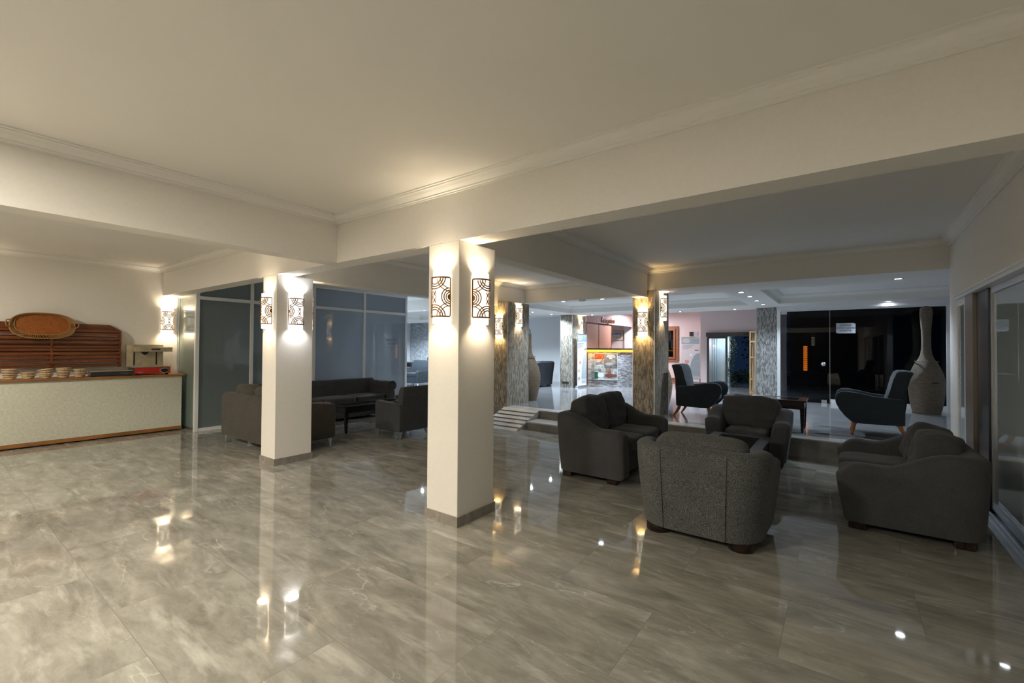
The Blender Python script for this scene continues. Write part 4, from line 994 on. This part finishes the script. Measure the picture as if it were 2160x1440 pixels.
# ================================================================== RECEPTION
t = thing('reception_desk', 'stone clad reception desk with an amber light strip under its top', 'desk', (0, 0, 0))
pts = [(-6.55, 12.97), (-5.53, 13.10), (-5.42, 15.2), (-5.62, 15.2), (-5.72, 13.32), (-6.55, 13.22)]
bm = B(); prism(bm, pts, PZ, 1.385, 'z'); link('stone_body', bm, 'cladH', t)
pts2 = [(-6.60, 12.86), (-5.42, 13.0), (-5.31, 15.3), (-5.72, 15.3), (-5.82, 13.45), (-6.60, 13.3)]
bm = B(); prism(bm, pts2, 1.455, 1.50, 'z'); link('wooden_top', bm, 'darkwood', t)
pts3 = [(-6.56, 12.93), (-5.50, 13.055), (-5.385, 15.22), (-5.60, 15.22), (-5.70, 13.36), (-6.56, 13.24)]
bm = B(); prism(bm, pts3, 1.39, 1.452, 'z'); link('light_strip', bm, 'amber', t)['label'] = 'amber glowing light strip'
lamp('strip_light', 'AREA', (-6.05, 12.86, 1.38), 3, (1, .6, .15), t, shape='RECTANGLE', size=1.0, size_y=.05)
# poster on the desk
t = thing('spa_poster', 'collage spa poster hanging on the front of the reception desk', 'poster', (-5.945, 13.02, .93), math.atan2(.13, 1.02))
link('board', bx(-.375, .375, -.022, -.004, -.42, .42), 'white', t)
def patch(par, x0, x1, z0, z1, c, nme='print_patch', y=-.0235):
    key = 'pc%s' % str(c)
    if key not in M: M[key] = bumpy('print_tone_%d' % len(M), c, .4, 14, 0, c2=tuple(v*.45 for v in c), detail=3)
    return link(nme, bx(x0, x1, y, y+.0012, z0, z1), key, par)
patch(t, -.37, -.05, .22, .41, (.30, .06, .015)); patch(t, -.05, .37, -.06, .41, (.12, .13, .135)); patch(t, -.37, -.05, .03, .21, (.36, .34, .32)); patch(t, -.37, -.05, -.38, .02, (.40, .46, .46))
patch(t, -.05, .37, -.40, -.07, (.38, .40, .42)); patch(t, -.37, -.25, -.40, -.18, (.01, .13, .07), y=-.025); patch(t, .0, .16, -.20, -.05, (.30, .20, .15), y=-.025)
def blob(par, pts, c, y=-.026):
    key = 'pb%s' % str(c)
    if key not in M: M[key] = plain('print_shape_%d' % len(M), c, .5)
    bm = B(); prism(bm, pts, y, y+.001, 'y'); link('print_figure', bm, key, par)
def ell(cx, cz, rx, rz, n=18, rot=0): return [(cx+rx*math.cos(2*PI*k/n)*math.cos(rot)-rz*math.sin(2*PI*k/n)*math.sin(rot), cz+rx*math.cos(2*PI*k/n)*math.sin(rot)+rz*math.sin(2*PI*k/n)*math.cos(rot)) for k in range(n)]
blob(t, ell(-.18, .10, .15, .03, rot=-.1), (.20, .15, .13)); blob(t, ell(-.02, .17, .05, .06), (.12, .09, .08), -.0272); blob(t, ell(-.14, .16, .10, .016, rot=1.0), (.10, .08, .07), -.0285)
blob(t, ell(.24, .14, .07, .08), (.18, .15, .14)); blob(t, ell(.10, .08, .12, .05), (.24, .25, .26), -.0272)
blob(t, ell(.12, -.28, .15, .07), (.12, .035, .02), -.0272); blob(t, ell(.28, -.28, .08, .05), (.14, .045, .03), -.0285); blob(t, ell(.12, -.18, .06, .07), (.14, .07, .05), -.0285)
blob(t, ell(-.20, -.12, .07, .05), (.16, .13, .12)); blob(t, ell(-.16, -.28, .10, .08), (.55, .58, .58), -.0272)
text('poster_text', 'HAMAM\nMASSAGE\nSPA', .062, 'white', t, face_m((.16, -.030, .30), '-y'), sp=.8)
# bamboo screens
for k, (a, b) in enumerate(((13.10, 14.02), (14.05, 15.05))):
    bm = B(); box(bm, -6.70, -6.67, a, b, 1.0, 2.345)
    o = tag(link('bamboo_screen', bm, 'bamboo'), ('left' if k == 0 else 'right')+' woven bamboo panel behind the reception desk', 'screen', 'woven bamboo panels')
    bm = B()
    for j in range(28): box(bm, -6.665, -6.655, b-.03, b-.005, 1.02+j*.047, 1.045+j*.047)
    link('lacing', bm, 'rackwood', o)
    link('lower_panel', bx(-6.70, -6.67, a, b, PZ, .999), 'bamboo', o)
t = thing('reception_sign', 'brown script sign on the rough pink header over the desk', 'sign', (-6.585, 14.57, 2.475))
text('sign_letters', 'Reception', .27, 'rackwood', t, face_m((0, 0, 0), '+x'), extrude=.012, shear=.35)
t = thing('ceiling_tube_light', 'white linear tube light behind the reception desk', 'ceiling light', (-6.0, 15.7, 2.78))
link('housing', bx(-.08, .08, -.62, .62, .03, .068), 'white', t); link('diffuser', bx(-.06, .06, -.6, .6, .0, .03), 'tube', t)
lamp('tube_area', 'AREA', (0, 0, -.02), 36, (1.0, .90, .92), t, shape='RECTANGLE', size=.12, size_y=1.2)
# painting
t = thing('framed_painting', 'framed blue and white harbour painting on the wall behind reception', 'painting', (-7.38, 17.18, 2.02))
link('frame', bx(-.30, .30, -.03, .018, -.19, .19, bev=.004), 'palewood', t); link('mat_board', bx(-.27, .27, -.033, -.030, -.165, .165), 'white', t)
patch(t, -.22, .22, .0, .12, (.25, .40, .62), 'sky_print', -.0345); patch(t, -.22, .22, -.12, .0, (.62, .60, .52), 'shore_print', -.0345)
blob(t, [(-.18, .0), (-.10, .05), (.02, .03), (.10, .06), (.18, .0), (.18, -.04), (-.18, -.04)], (.55, .55, .50), -.036)
# wooden window beside the pink-lit wall
bm = B()
for q in ((-5.75, -4.93, 2.26, 2.35), (-5.75, -4.93, 1.03, 1.12)): box(bm, q[0], q[1], 17.14, 17.199, q[2], q[3])
for x in (-5.75, -5.02): box(bm, x, x+.09, 17.14, 17.199, 1.12, 2.26)
for q in ((-5.66, -5.02, 2.19, 2.26), (-5.66, -5.02, 1.12, 1.19)): box(bm, q[0], q[1], 17.11, 17.17, q[2], q[3])
for x in (-5.66, -5.09): box(bm, x, x+.07, 17.11, 17.17, 1.19, 2.19)
w = struct('window_4', bm, 'winwood'); link('pane', bx(-5.59, -5.09, 17.135, 17.145, 1.19, 2.19), 'dglass', w)
link('dark_backing', bx(-5.59, -5.09, 17.17, 17.195, 1.19, 2.19), 'black', w); link('shelf', bx(-5.59, -5.09, 17.15, 17.168, 1.52, 1.54), 'palewood', w)  # black sheet stands in for the darkness behind the pane
# roll-up banners
def banner(label, loc, rz, w, h, full):
    t = thing('roll_up_banner', label, 'banner', loc, rz)
    link('base_cassette', bx(-w/2-.02, w/2+.02, -.06, .06, 0, .06, bev=.01), 'alu', t)
    link('printed_sheet', bx(-w/2, w/2, -.004, 0, .06, h), 'white', t); link('top_rail', bx(-w/2, w/2, -.012, .008, h, h+.025), 'alu', t)
    bm = B(); tube(bm, [(w*.42, .025, .03), (w*.42, .02, h)], .008, 8); link('support_pole', bm, 'dkalu', t)
    y = -.0052
    bm = B(); box(bm, -w/2, w/2, y, y+.0008, h-.22, h-.02); link('blue_header', bm, 'bblue', t)
    pts = [(w/2, .25), (w/2, h*.66)]
    for k in range(13): a = PI/2*k/12; pts.append((w/2-.02-(w*.52)*math.sin(a)*1.0, h*.66-(h*.66-.25)*(1-math.cos(a))))
    pts.append((w/2-.02-w*.52, .25))
    bm = B(); prism(bm, pts, y, y+.0008, 'y'); link('blue_swoosh', bm, 'bblue', t)
    bm = B(); prism(bm, ell(-w*.22, h-.12, .14, .065, 28), y-.001, y-.0003, 'y'); link('logo_oval', bm, 'white', t)
    text('logo_text', 'UniMed', .075, 'greyink', t, face_m((-w*.22, y-.0015, h-.12), '-y'))
    cc = [(.22, h*.72, .085), (.02, h*.61, .085), (-.12, h*.47, .085), (-.20, h*.32, .08), (-.20, h*.17, .08)]
    cols = [(.14, .15, .17), (.60, .68, .76), (.55, .18, .16), (.45, .30, .24), (.40, .20, .14)]
    for (x, z, r_), c in zip(cc, cols):
        x *= w/.63
        bm = B(); prism(bm, ell(x, z, r_*w/.63*1.0, r_, 24), y-.0014, y-.0009, 'y'); link('photo_ring', bm, 'white', t)
        blob(t, ell(x, z, r_*.78*w/.63, r_*.78*(.45 if c == cols[0] else .8), 20), c, y-.0024)
        blob(t, ell(x, z+.01, r_*.30*w/.63, r_*.36, 16), tuple(min(1, v*1.7+.1) for v in c), y-.0034)
    text('banner_text', '24 Hour Emergency Medical Care\nMultilingual Speaking Staff\nDoctor of all specialities\nMedical Transfer', .026*w/.63*1.15, 'greyink', t, face_m((-w*.44, y-.0015, h*.79), '-y'), align='LEFT', sp=1.5)
    text('list_text', 'Cosmetic\nBotox - Fillers\nHair Transplant\nAll Overall Treatments\nDental Clinic\nAll Dental Services\nTeeth Whitening\nComposite Bonding\nCrowns - Veneers\nImplants + More', .034*w/.63, 'white', t, face_m((w*.46, y-.0015, h*.345), '-y'), align='RIGHT', sp=1.62)
    for z_ in (.21, .17, .13): link('print_line', bx(-.02*w, w*.46, y-.0012, y-.0003, z_, z_+.012), 'greyink', t)
    return t
banner('roll up banner with round photos beside the brown wooden window', (-4.39, 16.8, PZ), 0, .63, 1.62, True)
banner('narrow angled roll up banner leaning beside the stone pillar left of the desk', (-6.52, 12.50, PZ), math.radians(88), .58, 1.64, False)
t = thing('wall_switch_box', 'dark wall panel with a white card above the banner', 'panel', (-4.38, 17.19, 2.05))
link('dark_plate', bx(-.14, .0, -.02, .009, -.08, .08), 'dkalu', t); link('card', bx(.005, .15, -.012, .009, -.08, .08), 'paper', t)
# entrance
bm = B(); box(bm, -3.52, -2.18, 15.32, 15.449, 1.90, 2.03); box(bm, -3.50, -3.44, 15.36, 15.43, PZ, 1.90); box(bm, -2.95, -2.90, 15.36, 15.42, PZ, 1.90); box(bm, -3.44, -2.95, 15.37, 15.41, 1.84, 1.90); box(bm, -3.44, -2.95, 15.37, 15.41, PZ, PZ+.06)
w = struct('door_10', bm, 'dkalu'); link('pane', bx(-3.44, -2.95, 15.385, 15.395, PZ+.06, 1.84), 'cglass', w); link('sensor', bx(-2.42, -2.32, 15.29, 15.32, 1.95, 1.99, bev=.01), 'black', w)
bm = B(); n = 70
rg = []
for z in (PZ, 1.1, 1.95): rg.append([(-3.55+.0085*k, 16.2+.035*math.sin(k*.75)+.02*math.sin(k*.21), z) for k in range(n)])
loft(bm, rg, cap=False, closed=False)
tag(link('hanging_curtain', bm, 'curtain', smooth=True), 'pale blue white hanging curtain outside the entrance glass', 'curtain')
lamp('entrance_lamp', 'AREA', (-3.1, 15.75, 1.98), 5, (.8, .9, 1.0), None, shape='DISK', size=.3)
def leaves(name, label, fn, n, size, cat='plant'):
    bm = B()
    for _ in range(n):
        p = Vector(fn()); a = Vector((random.uniform(-1, 1), random.uniform(-1, 1), random.uniform(-1, 1))).normalized(); b = a.cross(Vector((random.uniform(-1, 1), .3, random.uniform(-1, 1)))).normalized()
        s = size*random.uniform(.6, 1.3)
        vs = [bm.verts.new(q) for q in (p-a*s, p+b*s*.45, p+a*s, p-b*s*.45)]; bm.faces.new(vs)
    return tag(link(name, bm, 'leaf'), label, cat)
def vinef():
    z = random.uniform(PZ, 2.0); return (-2.86+random.gauss(0, .07)+.05*math.sin(z*5), 15.85+random.gauss(0, .08), z)
o = leaves('climbing_vine', 'leafy climbing vine beside the entrance door frame', vinef, 800, .028)
bm = B(); tube(bm, [(-2.86+.05*math.sin(z*5), 15.85, z) for z in [PZ+.1*k for k in range(18)]], .012, 6); link('stem', bm, 'darkwood', o)
def bushf():
    a = random.uniform(0, 2*PI); r = random.random()**.5; return (-2.35+.75*r*math.cos(a), 17.3+.4*r*math.sin(a), PZ+.05+random.random()*.7*(1-r*.5))
o = leaves('garden_bush', 'dark garden bush outside the entrance opening', bushf, 1100, .05); bm = B(); tube(bm, [(-2.35, 17.3, PZ-.3), (-2.35, 17.3, .6)], .03, 6); link('stem', bm, 'darkwood', o)
def treef():
    a = random.uniform(0, 2*PI); r = random.random()**.5; return (-2.3+.9*r*math.cos(a), 19.5+.6*r*math.sin(a), 1.75+random.gauss(0, .28))
o = leaves('garden_tree', 'small tree with sparse leaves seen through the entrance opening', treef, 500, .06, 'tree'); bm = B(); tube(bm, [(-2.3, 19.5, .2), (-2.25, 19.5, 1.0), (-2.35, 19.5, 2.0)], [.05, .04, .02], 8); link('trunk', bm, 'darkwood', o)
# wooden rack beside the entrance
t = thing('slatted_stand', 'tall pale wooden stand with cross bars left of the mosaic pillar', 'stand', (-1.80, 13.5, PZ))
for x in (-.15, -.02): link('upright', bx(x-.016, x+.016, -.2, -.165, 0, 1.70), 'palewood', t)
for x in (-.15, -.02): link('upright', bx(x-.016, x+.016, .165, .2, 0, 1.70), 'palewood', t)
for z in (.07, .42, 1.0, 1.42, 1.68):
    bm = B(); box(bm, -.134, -.036, -.2, -.165, z-.02, z+.02); box(bm, -.166, -.134, -.164, .164, z-.02, z+.02); link('cross_bar', bm, 'palewood', t)

# ---- far lounge extras
tag(link('security_camera', bx(-15.62, -15.46, 13.70, 13.899, 2.42, 2.52, bev=.02), 'white'), 'white security camera under the ceiling on the textured stone wall', 'camera')
t = thing('framed_picture', 'narrow dark framed picture on the white wall in the far lounge', 'picture', (-16.19, 12.9, 1.75)); link('frame', bx(0, .03, -.5, .5, -.4, .4), 'black', t); link('print', bx(.03, .032, -.44, .44, -.34, .34), 'paper', t)
# mirror written sign behind the frosted glass
t = thing('glass_sign', 'faint mirrored spa lettering on the frosted glass partition', 'sign', (G-.012, 7.16, 1.62))
Mx = Matrix.Translation((0, 0, 0)) @ Matrix.Rotation(PI/2, 4, 'Z') @ Matrix.Rotation(PI/2, 4, 'X') @ Matrix.Scale(-1, 4, (1, 0, 0))
text('sign_letters', 'TURKISH\nBATH', .085, 'greyink', t, Mx, sp=1.1)
bm = B()
for q in ((-.22, .22, .12, .123), (-.22, .22, -.14, -.137)): box(bm, -.001, .001, q[0], q[1], q[2], q[3])
for y in (-.22, .217): box(bm, -.001, .001, y, y+.003, -.14, .12)
link('sign_border', bm, 'greyink', t)

# ---- unseen light added outside to brighten the frosted glass
lamp('added_pane_light', 'AREA', (-10.9, 6.4, 1.5), 26, (.86, .93, 1.0), None, shape='DISK', size=.6).rotation_euler = (0, -PI/2*.8, 0)
